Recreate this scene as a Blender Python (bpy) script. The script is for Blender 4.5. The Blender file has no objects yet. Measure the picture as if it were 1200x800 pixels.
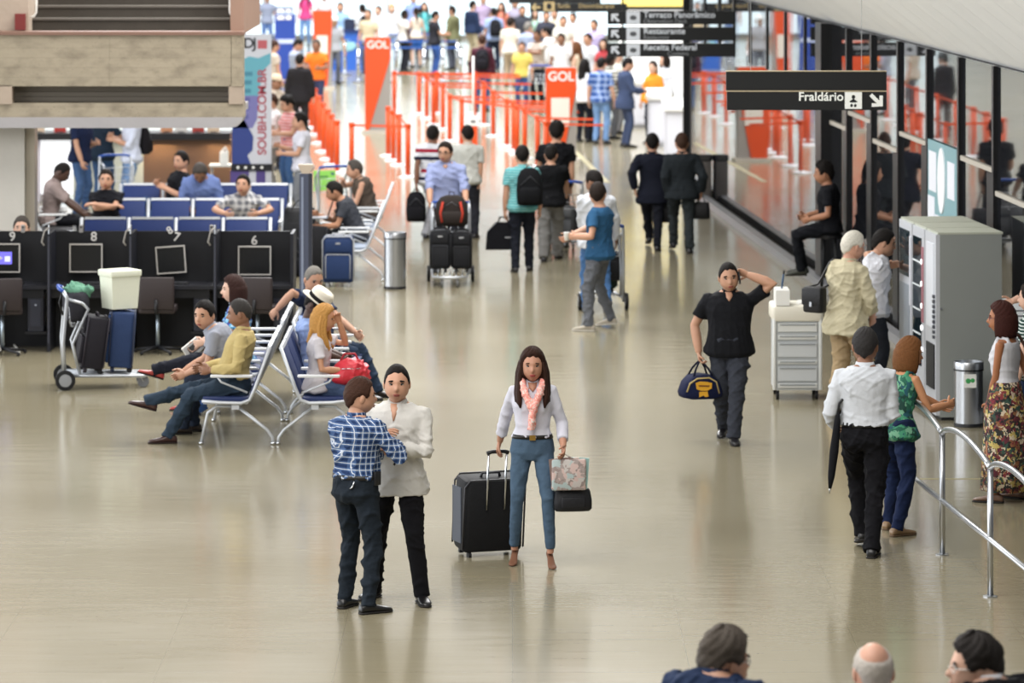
import bpy, bmesh, math, random
import numpy as np
from mathutils import Vector, Matrix

random.seed(7)
rng = np.random.RandomState(7)
S = bpy.context.scene
COL = S.collection
V = Vector
R_ = math.radians

# ------------------------------------------------------------------ camera
FPX, HC, HOR = 5000.0, 5.4, -150.0        # focal length in px, eye height in m, horizon row (1200x800 frame)
cam_d = bpy.data.cameras.new('camera')
cam = bpy.data.objects.new('camera', cam_d)
COL.objects.link(cam)
cam.location = (0, 0, HC)
cam.rotation_euler = (math.pi / 2, 0, 0)
cam_d.sensor_width = 36.0
cam_d.lens = FPX / 1200 * 36.0
cam_d.shift_y = -(400 - HOR) / 1200.0
cam_d.clip_end = 600
cam_d.dof.use_dof = True
cam_d.dof.focus_distance = 33.0
cam_d.dof.aperture_fstop = 3.3
S.camera = cam

# ------------------------------------------------------------------ light
S.view_settings.view_transform = 'Standard'
S.view_settings.look = 'None'
S.view_settings.gamma = 1.0
S.view_settings.exposure = -0.30
w = bpy.data.worlds.new('hall_ambient')
S.world = w
w.use_nodes = True
w.node_tree.nodes['Background'].inputs[0].default_value = (1.0, 0.985, 0.95, 1)
w.node_tree.nodes['Background'].inputs[1].default_value = 0.40
S.cycles.max_bounces = 6
S.cycles.diffuse_bounces = 3
S.cycles.glossy_bounces = 4
S.cycles.sample_clamp_indirect = 6.0

def area_light(name, loc, size, power, color=(1, 1, 1), rot=(0, 0, 0)):
    d = bpy.data.lights.new(name, 'AREA')
    d.shape = 'RECTANGLE'
    d.size, d.size_y = size
    d.energy = power
    d.color = color
    o = bpy.data.objects.new(name, d)
    o.location = loc
    o.rotation_euler = rot
    COL.objects.link(o)
    return o
# unseen area lights added above the open hall for soft fill and shape
area_light('overhead_fill', (-3, 24, 11), (9, 14), 3000, (1, .97, .93), (R_(16), R_(-12), 0))
area_light('overhead_fill', (0, 50, 11), (10, 18), 5200, (1, .98, .95))
area_light('overhead_fill', (-2, 74, 10.5), (16, 12), 5000, (.97, .98, 1), (R_(50), 0, 0))
area_light('overhead_fill', (-3, 100, 28), (26, 30), 46000, (.97, .98, 1))
# unseen fill added on the left to brighten the soffit and people
area_light('left_fill', (-22, 40, 6), (12, 50), 9000, (.93, .96, 1), (0, R_(-90), 0))

# ------------------------------------------------------------------ pixel helpers (1200x800 frame)
def W(px, py, Y):
    return V(((px - 600) * Y / FPX, Y, HC - (py - HOR) * Y / FPX))
def GY(py):
    return FPX * HC / (py - HOR)
def G(px, py):
    Y = GY(py)
    return V(((px - 600) * Y / FPX, Y, 0))

# ------------------------------------------------------------------ materials
MATS = {}
def new_mat(key):
    m = bpy.data.materials.new(key)
    m.use_nodes = True
    nt = m.node_tree
    b = nt.nodes['Principled BSDF']
    return m, nt, b
def lin(c):
    return tuple(((x / 12.92) if x <= .04045 else ((x + .055) / 1.055) ** 2.4) for x in c)
def hexc(h):
    if isinstance(h, str):
        h = h.lstrip('#')
        return lin(tuple(int(h[i:i + 2], 16) / 255 for i in (0, 2, 4)))
    return h
def mat(col, rough=.6, metal=0.0, spec=.4, noise=.0, nscale=20, bump=0.0, bscale=60, emit=None, estr=0, coat=0, key=None):
    k = ('m', str(col), rough, metal, spec, noise, nscale, bump, bscale, str(emit), estr, coat)
    if k in MATS:
        return MATS[k]
    m, nt, b = new_mat(key or 'plain')
    c = hexc(col)
    b.inputs['Base Color'].default_value = (*c, 1)
    b.inputs['Roughness'].default_value = rough
    b.inputs['Metallic'].default_value = metal
    b.inputs['Specular IOR Level'].default_value = spec
    if coat:
        b.inputs['Coat Weight'].default_value = coat
        b.inputs['Coat Roughness'].default_value = .1
    if emit is not None:
        b.inputs['Emission Color'].default_value = (*hexc(emit), 1)
        b.inputs['Emission Strength'].default_value = estr
    if noise or bump:
        tc = nt.nodes.new('ShaderNodeTexCoord')
        if noise:
            n = nt.nodes.new('ShaderNodeTexNoise')
            n.inputs['Scale'].default_value = nscale
            n.inputs['Detail'].default_value = 4
            nt.links.new(tc.outputs['Object'], n.inputs['Vector'])
            mx = nt.nodes.new('ShaderNodeMix')
            mx.data_type = 'RGBA'
            mx.inputs['A'].default_value = (*[x * (1 - noise) for x in c], 1)
            mx.inputs['B'].default_value = (*[min(1, x * (1 + noise)) for x in c], 1)
            nt.links.new(n.outputs['Fac'], mx.inputs['Factor'])
            nt.links.new(mx.outputs['Result'], b.inputs['Base Color'])
        if bump:
            n2 = nt.nodes.new('ShaderNodeTexNoise')
            n2.inputs['Scale'].default_value = bscale
            n2.inputs['Detail'].default_value = 3
            nt.links.new(tc.outputs['Object'], n2.inputs['Vector'])
            bp = nt.nodes.new('ShaderNodeBump')
            bp.inputs['Strength'].default_value = bump
            bp.inputs['Distance'].default_value = .02
            nt.links.new(n2.outputs['Fac'], bp.inputs['Height'])
            nt.links.new(bp.outputs['Normal'], b.inputs['Normal'])
    MATS[k] = m
    return m
def cloth(col, noise=.10, bump=.35, rough=.85, spec=.15):
    return mat(col, rough, 0, spec, noise, 14, bump, 18, key='fabric')
def skin(col):
    k = ('skin', col)
    if k in MATS:
        return MATS[k]
    m = mat(col, .5, 0, .35, .06, 25, .05, 90, key='skin')
    MATS[k] = m
    return m
def hairm(col):
    return mat(col, .6, 0, .15, .3, 60, .5, 120, key='hair')
CHROME = mat('#c9ccd0', .18, 1.0, .5, key='chrome')
STEEL = mat('#b9bcc0', .3, 1.0, .5, .05, 8, key='brushed_steel')
ALU = mat('#b4b8bd', .38, .7, .5, key='aluminium')
SILV = mat('#c3c7cc', .4, .35, .5, key='silver_paint')
BLACKP = mat('#15161a', .45, 0, .4, key='black_plastic')
RUBBER = mat('#1b1b1d', .7, 0, .3, key='rubber')
WHITEP = mat('#e4e4e0', .4, 0, .4, key='white_paint')
EYEW = mat('#b0a59c', .3, key='eye_white')
DARK = mat('#140f0d', .35, key='iris')

def grid_nodes(nt, expr_out, b):
    nt.links.new(expr_out, b.inputs['Base Color'])
def _math(nt, op, a, b=None, c=None):
    n = nt.nodes.new('ShaderNodeMath')
    n.operation = op
    for i, v in enumerate((a, b, c)):
        if v is None:
            continue
        if isinstance(v, (int, float)):
            n.inputs[i].default_value = v
        else:
            nt.links.new(v, n.inputs[i])
    return n.outputs[0]
def _mix(nt, f, a, b):
    n = nt.nodes.new('ShaderNodeMix')
    n.data_type = 'RGBA'
    for k, v in (('Factor', f), ('A', a), ('B', b)):
        if isinstance(v, tuple):
            n.inputs[k].default_value = (*v, 1) if len(v) == 3 else v
        elif isinstance(v, (int, float)):
            n.inputs[k].default_value = v
        else:
            nt.links.new(v, n.inputs[k])
    return n.outputs['Result']
def _xyz(nt, coord='Object'):
    tc = nt.nodes.new('ShaderNodeTexCoord')
    sp = nt.nodes.new('ShaderNodeSeparateXYZ')
    nt.links.new(tc.outputs[coord], sp.inputs[0])
    return sp.outputs[0], sp.outputs[1], sp.outputs[2], tc.outputs[coord]
def band(nt, v, period, lo, hi, off=0.0):
    f = _math(nt, 'FRACT', _math(nt, 'ADD', _math(nt, 'DIVIDE', v, period), 100 + off))
    return _math(nt, 'MULTIPLY', _math(nt, 'GREATER_THAN', f, lo), _math(nt, 'LESS_THAN', f, hi))
def plaid(base, dark, light, p=.055, key='plaid'):
    k = (key, base, dark, light, p)
    if k in MATS:
        return MATS[k]
    m, nt, b = new_mat('plaid_fabric')
    x, y, z, o = _xyz(nt)
    u = _math(nt, 'ADD', x, _math(nt, 'MULTIPLY', y, .83))
    B, D, L = hexc(base), hexc(dark), hexc(light)
    d1 = band(nt, u, p, .05, .5)
    d2 = band(nt, z, p, .05, .5)
    f = _math(nt, 'MULTIPLY', _math(nt, 'ADD', d1, d2), .5)
    c = _mix(nt, f, B, D)
    l1 = _math(nt, 'MAXIMUM', band(nt, u, p, .72, .83), band(nt, z, p, .72, .83))
    c = _mix(nt, _math(nt, 'MULTIPLY', l1, .62), c, L)
    nt.links.new(c, b.inputs['Base Color'])
    b.inputs['Roughness'].default_value = .85
    b.inputs['Specular IOR Level'].default_value = .15
    MATS[k] = m
    return m
def stripes(cols, p=.06, axis='z', key='stripes', off=0.0):
    """cols: list of (colour, upper fraction)"""
    k = (key, str(cols), p, axis, off)
    if k in MATS:
        return MATS[k]
    m, nt, b = new_mat('striped_fabric')
    x, y, z, o = _xyz(nt)
    v = {'x': x, 'y': y, 'z': z}[axis]
    f = _math(nt, 'FRACT', _math(nt, 'ADD', _math(nt, 'DIVIDE', v, p), 100 + off))
    c = hexc(cols[0][0])
    for i in range(1, len(cols)):
        c = _mix(nt, _math(nt, 'GREATER_THAN', f, cols[i - 1][1]), c, hexc(cols[i][0]))
    nt.links.new(c, b.inputs['Base Color'])
    b.inputs['Roughness'].default_value = .85
    b.inputs['Specular IOR Level'].default_value = .15
    MATS[k] = m
    return m
def print_fabric(cols, scale=18, key='print'):
    k = (key, str(cols), scale)
    if k in MATS:
        return MATS[k]
    m, nt, b = new_mat('printed_fabric')
    tc = nt.nodes.new('ShaderNodeTexCoord')
    nz = nt.nodes.new('ShaderNodeTexNoise')
    nz.inputs['Scale'].default_value = scale * .6
    nt.links.new(tc.outputs['Object'], nz.inputs['Vector'])
    vo = nt.nodes.new('ShaderNodeTexVoronoi')
    vo.inputs['Scale'].default_value = scale
    mx = nt.nodes.new('ShaderNodeMix')
    mx.data_type = 'VECTOR'
    mx.inputs['Factor'].default_value = .12
    nt.links.new(tc.outputs['Object'], mx.inputs['A'])
    nt.links.new(nz.outputs['Color'], mx.inputs['B'])
    nt.links.new(mx.outputs['Result'], vo.inputs['Vector'])
    cr = nt.nodes.new('ShaderNodeValToRGB')
    cr.color_ramp.interpolation = 'CONSTANT'
    while len(cr.color_ramp.elements) < len(cols):
        cr.color_ramp.elements.new(.5)
    for i, c in enumerate(cols):
        cr.color_ramp.elements[i].position = i / len(cols)
        cr.color_ramp.elements[i].color = (*hexc(c), 1)
    sp = nt.nodes.new('ShaderNodeSeparateColor')
    nt.links.new(vo.outputs['Color'], sp.inputs[0])
    nt.links.new(sp.outputs[0], cr.inputs[0])
    nt.links.new(cr.outputs[0], b.inputs['Base Color'])
    b.inputs['Roughness'].default_value = .85
    MATS[k] = m
    return m
def denim(col, key='denim'):
    return mat(col, .85, 0, .15, .28, 9, .4, 22, key='denim')

# ------------------------------------------------------------------ mesh builder
class MB:
    def __init__(s):
        s.v, s.f, s.m = [], [], []
    def add(s, vs, fs, mi=0):
        n = len(s.v)
        s.v.extend([tuple(p) for p in vs])
        s.f.extend([tuple(i + n for i in f) for f in fs])
        s.m.extend([mi] * len(fs))
        return s
    def box(s, c, d, mi=0, rot=None):
        x, y, z = d[0] / 2, d[1] / 2, d[2] / 2
        ps = [V((a * x, b * y, e * z)) for a in (-1, 1) for b in (-1, 1) for e in (-1, 1)]
        if rot is not None:
            ps = [rot @ p for p in ps]
        c = V(c)
        return s.add([p + c for p in ps], [(0, 1, 3, 2), (4, 6, 7, 5), (0, 4, 5, 1), (2, 3, 7, 6), (0, 2, 6, 4), (1, 5, 7, 3)], mi)
    def bbox(s, lo, hi, mi=0):
        return s.box([(a + b) / 2 for a, b in zip(lo, hi)], [b - a for a, b in zip(lo, hi)], mi)
    def rbox(s, c, d, r=.02, mi=0, rot=None, seg=3):
        """box with rounded vertical edges and softened top/bottom (axis z)"""
        x, y, z = d[0] / 2, d[1] / 2, d[2] / 2
        r = min(r, x * .95, y * .95)
        def ring(ins, zz):
            out = []
            rr = max(r - ins, .0005)
            for q, (sx, sy) in enumerate(((1, 1), (-1, 1), (-1, -1), (1, -1))):
                for k in range(seg + 1):
                    a = math.pi / 2 * (q + k / seg)
                    out.append(V((sx * (x - r) + rr * math.cos(a), sy * (y - r) + rr * math.sin(a), zz)))
            return out
        rz = min(r * .6, z * .5)
        rings = [ring(rz, -z), ring(rz * .3, -z + rz * .3), ring(0, -z + rz), ring(0, z - rz), ring(rz * .3, z - rz * .3), ring(rz, z)]
        c = V(c)
        if rot is not None:
            rings = [[rot @ p for p in q] for q in rings]
        return s.loft([[p + c for p in q] for q in rings], mi)
    def loft(s, rings, mi=0, cap=True):
        n = len(rings[0])
        vs = [p for r in rings for p in r]
        fs = []
        for i in range(len(rings) - 1):
            for j in range(n):
                k = (j + 1) % n
                fs.append((i * n + j, i * n + k, (i + 1) * n + k, (i + 1) * n + j))
        if cap:
            fs.append(tuple(reversed(range(n))))
            fs.append(tuple(range((len(rings) - 1) * n, len(rings) * n)))
        return s.add(vs, fs, mi)
    def tube(s, pts, rad, n=10, mi=0, up=None, flat=1.0, cap=True, round_ends=False):
        pts = [V(p) for p in pts]
        if isinstance(rad, (int, float)):
            rad = [rad] * len(pts)
        if round_ends:
            a, b = pts[0], pts[-1]
            d0, d1 = (pts[0] - pts[1]).normalized(), (pts[-1] - pts[-2]).normalized()
            pts = [a + d0 * rad[0] * .9, a + d0 * rad[0] * .6] + pts + [b + d1 * rad[-1] * .6, b + d1 * rad[-1] * .9]
            rad = [rad[0] * .35, rad[0] * .8] + list(rad) + [rad[-1] * .8, rad[-1] * .35]
        rings = []
        ref = None
        for i, p in enumerate(pts):
            if i == 0:
                t = pts[1] - p
            elif i == len(pts) - 1:
                t = p - pts[i - 1]
            else:
                t = (pts[i + 1] - p).normalized() + (p - pts[i - 1]).normalized()
            t = t.normalized() if t.length > 1e-9 else V((0, 0, 1))
            if ref is None:
                ref = V(up) if up is not None else (V((0, 0, 1)) if abs(t.z) < .8 else V((0, 1, 0)))
            u = ref - t * ref.dot(t)
            if u.length < 1e-6:
                u = V((1, 0, 0)) - t * t.x
            u.normalize()
            ref = u
            v_ = t.cross(u)
            r = rad[i]
            rings.append([p + u * (r * math.cos(2 * math.pi * k / n)) + v_ * (r * flat * math.sin(2 * math.pi * k / n)) for k in range(n)])
        return s.loft(rings, mi, cap)
    def cyl(s, c0, c1, r0, r1=None, n=20, mi=0):
        return s.tube([c0, c1], [r0, r0 if r1 is None else r1], n, mi)
    def lathe(s, prof, c=(0, 0, 0), n=20, mi=0, rot=None):
        c = V(c)
        rings = []
        for r, z in prof:
            q = [V((r * math.cos(2 * math.pi * k / n), r * math.sin(2 * math.pi * k / n), z)) for k in range(n)]
            if rot is not None:
                q = [rot @ p for p in q]
            rings.append([p + c for p in q])
        return s.loft(rings, mi)
    def ell(s, c, r, nu=12, nv=8, mi=0, rot=None):
        c = V(c)
        vs, fs = [], []
        for i in range(nv + 1):
            th = math.pi * i / nv
            for j in range(nu):
                ph = 2 * math.pi * j / nu
                p = V((r[0] * math.sin(th) * math.cos(ph), r[1] * math.sin(th) * math.sin(ph), r[2] * math.cos(th)))
                if rot is not None:
                    p = rot @ p
                vs.append(p + c)
        for i in range(nv):
            for j in range(nu):
                k = (j + 1) % nu
                fs.append((i * nu + j, (i + 1) * nu + j, (i + 1) * nu + k, i * nu + k))
        return s.add(vs, fs, mi)
    def prism(s, poly, d0, d1, axis='y', mi=0):
        """polygon of (a,b) extruded along axis; axis y: (x,z), axis x: (y,z), axis z: (x,y)"""
        def P(a, b, d):
            return {'y': (a, d, b), 'x': (d, a, b), 'z': (a, b, d)}[axis]
        n = len(poly)
        vs = [P(a, b, d0) for a, b in poly] + [P(a, b, d1) for a, b in poly]
        fs = [tuple(range(n)), tuple(reversed(range(n, 2 * n)))] + [(i, i + n, (i + 1) % n + n, (i + 1) % n) for i in range(n)]
        return s.add(vs, fs, mi)
    def mesh(s, name='m'):
        me = bpy.data.meshes.new(name)
        me.from_pydata(s.v, [], s.f)
        if any(s.m):
            me.polygons.foreach_set('material_index', s.m)
        return me
    def build(s, name, m, parent=None, smooth=False, fix=True):
        me = s.mesh(name)
        for x in (m if isinstance(m, (list, tuple)) else [m]):
            me.materials.append(x)
        if fix:
            bm = bmesh.new()
            bm.from_mesh(me)
            bmesh.ops.remove_doubles(bm, verts=bm.verts, dist=1e-6)
            bmesh.ops.recalc_face_normals(bm, faces=bm.faces)
            bm.to_mesh(me)
            bm.free()
        return link(name, me, parent, smooth)
def link(name, me, parent=None, smooth=False):
    if smooth:
        me.polygons.foreach_set('use_smooth', [True] * len(me.polygons))
        if smooth == 'auto':
            try:
                me.set_sharp_from_angle(angle=R_(38))
            except Exception:
                pass
    o = bpy.data.objects.new(name, me)
    COL.objects.link(o)
    if parent is not None:
        o.parent = parent
    return o
def tag(o, label=None, cat=None, group=None, kind=None):
    if label: o['label'] = label
    if cat: o['category'] = cat
    if group: o['group'] = group
    if kind: o['kind'] = kind
    return o
def thing(name, label, cat, loc=(0, 0, 0), rz=0.0, group=None):
    o = bpy.data.objects.new(name, None)
    o.empty_display_size = .2
    COL.objects.link(o)
    o.location = loc
    o.rotation_euler = (0, 0, rz)
    return tag(o, label, cat, group)
def copy_tree(o, parent=None):
    c = o.copy()
    COL.objects.link(c)
    c.parent = parent
    for ch in o.children:
        copy_tree(ch, c)
    return c
def dup(root, loc, rz=0.0, label=None, group=None):
    c = copy_tree(root)
    c.location = loc
    c.rotation_euler = (0, 0, rz)
    if label: c['label'] = label
    if group: c['group'] = group
    return c

# ------------------------------------------------------------------ scratch scene for remeshing and text
TS = bpy.data.scenes.new('scratch')
TM = bpy.data.meshes.new('scratch')
TO = bpy.data.objects.new('scratch', TM)
TS.collection.objects.link(TO)
_rm = TO.modifiers.new('r', 'REMESH')
_rm.mode = 'VOXEL'
_rm.adaptivity = 0.0
_sm = TO.modifiers.new('s', 'SMOOTH')
def tmp_eval(o):
    vl = TS.view_layers[0]
    vl.update()
    dg = vl.depsgraph
    return bpy.data.meshes.new_from_object(o.evaluated_get(dg))
def remesh(mb, vox, iters=4, fac=.5):
    global TM
    me = mb.mesh()
    TO.data = me
    _rm.voxel_size = vox
    _sm.factor = fac
    _sm.iterations = iters
    out = tmp_eval(TO)
    TO.data = TM
    bpy.data.meshes.remove(me)
    return out
def mesh_arrays(me):
    n = len(me.vertices)
    co = np.empty(n * 3, dtype=np.float32)
    me.vertices.foreach_get('co', co)
    no = np.empty(n * 3, dtype=np.float32)
    me.vertices.foreach_get('normal', no)
    return co.reshape(-1, 3), no.reshape(-1, 3)
def wrinkle(me, amp, seed=0, k=22.0):
    co, no = mesh_arrays(me)
    r = np.random.RandomState(seed)
    d = np.zeros(len(co), dtype=np.float32)
    for i in range(7):
        a = r.normal(size=3)
        a[2] = abs(a[2]) * 1.3 + .25
        a /= np.linalg.norm(a)
        kk = k * r.uniform(.5, 1.7)
        wv = r.normal(size=3)
        ph = co @ a * kk + 1.4 * np.sin(co @ wv * 9 + r.uniform(0, 6)) + r.uniform(0, 6)
        sn = np.sin(ph)
        mask = .5 + .5 * np.sin(co @ r.normal(size=3) * 5 + r.uniform(0, 6))
        d += (1 - np.abs(sn)) ** 2 * mask
    d = np.clip((d / 7 - .125) * amp * 8.0, -.0035, .03)
    co = co + no * d[:, None]
    me.vertices.foreach_set('co', co.ravel())
    me.update()
TEXTS = {}
def text_mesh(body, size, m, parent, loc, rot, name='lettering', ext=.002, align='CENTER', bold=False, spacing=1.0):
    cu = bpy.data.curves.new('t', 'FONT')
    cu.body = body
    cu.size = size
    cu.extrude = ext
    cu.align_x = align
    cu.align_y = 'CENTER'
    cu.space_character = spacing
    if bold:
        cu.offset = size * .018
    o = bpy.data.objects.new('t', cu)
    TS.collection.objects.link(o)
    me = tmp_eval(o)
    bpy.data.objects.remove(o)
    bpy.data.curves.remove(cu)
    me.materials.clear()
    me.materials.append(m)
    q = link(name, me, parent)
    q.location = loc
    q.rotation_euler = rot
    return q
FRONT = (math.pi / 2, 0, 0)       # text standing up, read from the camera side (-Y)
# ------------------------------------------------------------------ people
def ik(a, t, l1, l2, pole):
    d = t - a
    L = min(max(d.length, abs(l1 - l2) + .02), (l1 + l2) * .996)
    u = d.normalized()
    x = (l1 * l1 - l2 * l2 + L * L) / (2 * L)
    h = math.sqrt(max(l1 * l1 - x * x, 0))
    p = pole - u * pole.dot(u)
    p = p.normalized() if p.length > 1e-5 else V((0, 1, 0))
    return a + u * x + p * h, a + u * L
def ering(c, M, rx, ry, n=20, e=2.3):
    out = []
    for k in range(n):
        a = 2 * math.pi * k / n
        ca, sa = math.cos(a), math.sin(a)
        f = (abs(ca) ** e + abs(sa) ** e) ** (-1 / e)
        out.append(c + M @ V((rx * ca * f, ry * sa * f, 0)))
    return out
MALE = [(-.13, .10, .085, -.005), (-.06, .158, .118, -.012), (.03, .158, .112, -.006), (.14, .146, .102, .004), (.25, .158, .110, .006),
        (.35, .180, .120, .002), (.42, .188, .110, -.008), (.465, .168, .090, -.014), (.505, .100, .072, -.012), (.54, .062, .060, -.004)]
FEM = [(-.13, .10, .09, -.005), (-.06, .172, .122, -.014), (.03, .160, .110, -.008), (.14, .122, .090, .002), (.24, .132, .098, .006),
       (.33, .150, .108, .008), (.41, .152, .094, -.004), (.46, .128, .076, -.012), (.50, .078, .060, -.010), (.54, .050, .050, -.002)]
HAIRLINE = [(0, .066), (35, .060), (55, .040), (72, -.012), (84, -.012), (96, .004), (115, .000), (135, -.045), (180, -.082)]
def lerp_tab(tab, x):
    for (a, u), (b, v) in zip(tab, tab[1:]):
        if x <= b:
            t = (x - a) / (b - a)
            return u + (v - u) * t
    return tab[-1][1]
def sst(x):
    x = min(1, max(0, x))
    return x * x * (3 - 2 * x)
def head_pt(th, ph, fem=False, jaw=1.0):
    """th from top, ph azimuth from the face (+Y), in metres for a 1.75 m person"""
    sx, cx = math.sin(ph), math.cos(ph)
    st, ct = math.sin(th), math.cos(th)
    x, y, z = .078 * st * sx, .099 * st * cx, .119 * ct
    if z < 0:
        t = -z / .119
        x *= 1 - (.30 if fem else .20 * jaw) * t ** 1.6
        # squarer jaw
        q = 1 + .26 * math.sin(math.pi * min(1, t * 1.02)) ** 2 * t
        x *= q
        y *= (1 - .40 * t if cx < 0 else (1 - .05 * t)) * q
    if cx > 0:
        y *= .95
    return x, y, z
def face_add(x, z, fem=False):
    ax = abs(x)
    g = lambda v, s: math.exp(-(v / s) ** 2)
    zn = z + .030
    d = .026 * g(x, .0125) * (g(zn, .026) if zn > 0 else g(zn, .010))
    d += .005 * g(x, .05) * g(z - .022, .010)
    d -= .008 * g(ax - .031, .016) * g(z - .004, .011)
    d += .006 * g(x, .022) * g(z + .064, .010)
    d += .007 * g(x, .026) * g(z + .098, .014)
    d += .003 * g(ax - .042, .016) * g(z + .028, .018)
    return d
def surf_y(x, z, fem=False):
    th = math.acos(max(-1, min(1, z / .119)))
    x90 = head_pt(th, math.pi / 2)[0]
    ph = math.asin(max(-1, min(1, x / x90)))
    return head_pt(th, ph)[1] + face_add(x, z, fem)
def build_head(mb, M, c, sc, fem, lod):
    nu, nv = (44, 34) if lod == 0 else ((24, 20) if lod == 1 else (14, 11))
    vs, fs = [], []
    for i in range(nv + 1):
        th = math.pi * (.004 + .992 * i / nv)
        for j in range(nu):
            ph = 2 * math.pi * j / nu
            # denser towards the face
            ph = ph - .35 * math.sin(ph)
            x, y, z = head_pt(th, ph, fem)
            if y > 0:
                y += face_add(x, z, fem) * min(1, y / .03)
            vs.append(c + M @ (V((x, y, z)) * sc))
    for i in range(nv):
        for j in range(nu):
            k = (j + 1) % nu
            fs.append((i * nu + j, i * nu + k, (i + 1) * nu + k, (i + 1) * nu + j))
    mb.add(vs, fs, 0)
    T = lambda p: c + M @ (V(p) * sc)
    M3 = M
    for sx in (-1, 1):
        mb.ell(T((sx * .079, -.010, -.008)), (.010 * sc, .019 * sc, .031 * sc), 8, 6, 0, M3 @ Matrix.Rotation(R_(-12), 3, 'X'))
        if lod < 2:
            y = surf_y(.031, .003)
            mb.ell(T((sx * .031, y - .002, .002)), (.0155 * sc, .0055 * sc, .0055 * sc), 8, 6, 1, M3)
            mb.ell(T((sx * .030, y + .002, .002)), (.0070 * sc, .0045 * sc, .0056 * sc), 8, 6, 2, M3)
            mb.ell(T((sx * .031, y - .001, .0068)), (.018 * sc, .008 * sc, .0035 * sc), 8, 4, 2, M3)
            mb.ell(T((sx * .033, surf_y(.033, .023) + .001, .0235)), (.021 * sc, .007 * sc, (.0042 if fem else .0062) * sc), 8, 4, 4, M3 @ Matrix.Rotation(R_(sx * 6), 3, 'Y'))
    if lod < 2:
        mb.ell(T((0, surf_y(0, -.062) + .0005, -.0605)), (.024 * sc, .006 * sc, .0048 * sc), 8, 4, 3, M3)
        mb.ell(T((0, surf_y(0, -.069) + .0005, -.0685)), (.021 * sc, .0068 * sc, .006 * sc), 8, 4, 3, M3)
def build_hair(M, c, sc, style, lod, seed=0, length=.3):
    """returns an MB in person space"""
    r = random.Random(seed)
    mb = MB()
    nu, nv = (48, 34) if lod == 0 else ((30, 22) if lod == 1 else (16, 12))
    th0 = {'short': .013, 'crop': .006, 'full': .022, 'bald': .008, 'bob': .022, 'long': .020, 'pony': .014, 'messy': .024}[style]
    k1, k2, k3 = r.uniform(0, 6), r.uniform(0, 6), r.uniform(0, 6)
    vs, fs = [], []
    for i in range(nv + 1):
        th = math.pi * (.004 + .992 * i / nv)
        for j in range(nu):
            ph = 2 * math.pi * j / nu
            x, y, z = head_pt(th, ph)
            az = abs(((math.degrees(ph) + 180) % 360) - 180)
            hl = lerp_tab(HAIRLINE, az) + .004 * math.sin(ph * 9 + k1)
            if style in ('bob', 'long') and az > 62:
                hl = -.10
            mk = sst((z - hl) / .020)
            if style == 'bald':
                mk *= sst((math.degrees(math.acos(max(-1, min(1, V((x, y, z)).normalized().dot(V((0, -.34, .94))))))) - 30) / 18)
                if az < 60: mk = 0
            t = th0 * (1 + .25 * math.sin(ph * 13 + z * 160 + k2) * (.6 if lod < 2 else 0))
            if style in ('full', 'messy') and z > .05:
                t *= 1.25 + .25 * math.sin(ph * 5 + k3)
            t = t * mk - .006 * (1 - mk)
            n = V((x / .078 ** 2, y / .099 ** 2, z / .119 ** 2)).normalized()
            vs.append(c + M @ ((V((x, y, z)) + n * t) * sc))
    for i in range(nv):
        for j in range(nu):
            k = (j + 1) % nu
            fs.append((i * nu + j, i * nu + k, (i + 1) * nu + k, (i + 1) * nu + j))
    mb.add(vs, fs, 0)
    T = lambda p: c + M @ (V(p) * sc)
    if style in ('bob', 'long'):
        zb = -.135 if style == 'bob' else -.125
        na, nz = (30, 10) if lod < 2 else (14, 5)
        a0 = 66
        outer, inner = [], []
        for k in range(nz + 1):
            z = .07 + (zb - .07) * k / nz
            f = k / nz
            ro, ri = [], []
            for q in range(na + 1):
                az = a0 + (360 - 2 * a0) * q / na
                a = R_(az)
                bulge = 1 + .10 * math.sin(math.pi * min(1, f * .9)) + .015 * math.sin(q * 2.7 + k)
                zz = z - (.012 * math.sin(q * 1.9) if k == nz else 0)
                sx, sy = (.097 if style == 'bob' else .089) * bulge, .114 * bulge
                if style == 'bob' and f > .8:
                    sx *= .97; sy *= .96
                top = sst((.0 + f) / .25)
                rx, ry = .070 + (sx - .070) * top, .088 + (sy - .088) * top
                ro.append(V((rx * math.sin(a), ry * math.cos(a) - .006, zz)))
                ri.append(V((.066 * math.sin(a), .07 * math.cos(a) - .006, zz)))
            outer.append(ro); inner.append(ri)
        rings = [[T(p) for p in ro + list(reversed(ri))] for ro, ri in zip(outer, inner)]
        mb.loft(rings, 0)
    if style == 'long':
        for sx in (-1, 1):
            pts = [(sx * .074, .035, .03), (sx * .090, .025, -.06), (sx * .092, .030, -.13), (sx * .098, .055, -.20), (sx * .094, .082, -.26), (sx * .088, .092, -length)]
            for off in (0, 1, 2):
                pp = [T((p[0] + sx * .008 * off, p[1] - .022 * off, p[2] + .015 * off * (i == 5))) for i, p in enumerate(pts)]
                mb.tube(pp, [x * sc for x in (.012, .020, .022, .022, .019, .006)], 8, 0)
        pp = [T(p) for p in ((0, -.09, -.05), (0, -.10, -.13), (0, -.115, -.22), (0, -.12, -length))]
        mb.tube(pp, [x * sc for x in (.05, .08, .085, .03)], 12, 0, flat=.35, up=M @ V((1, 0, 0)))
    if style == 'pony':
        pp = [T(p) for p in ((0, -.095, .03), (0, -.135, .02), (0, -.145, -.06), (0, -.13, -.16), (0, -.125, -length))]
        mb.tube(pp, [x * sc for x in (.018, .026, .032, .028, .008)], 9, 0)
    return mb
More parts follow.
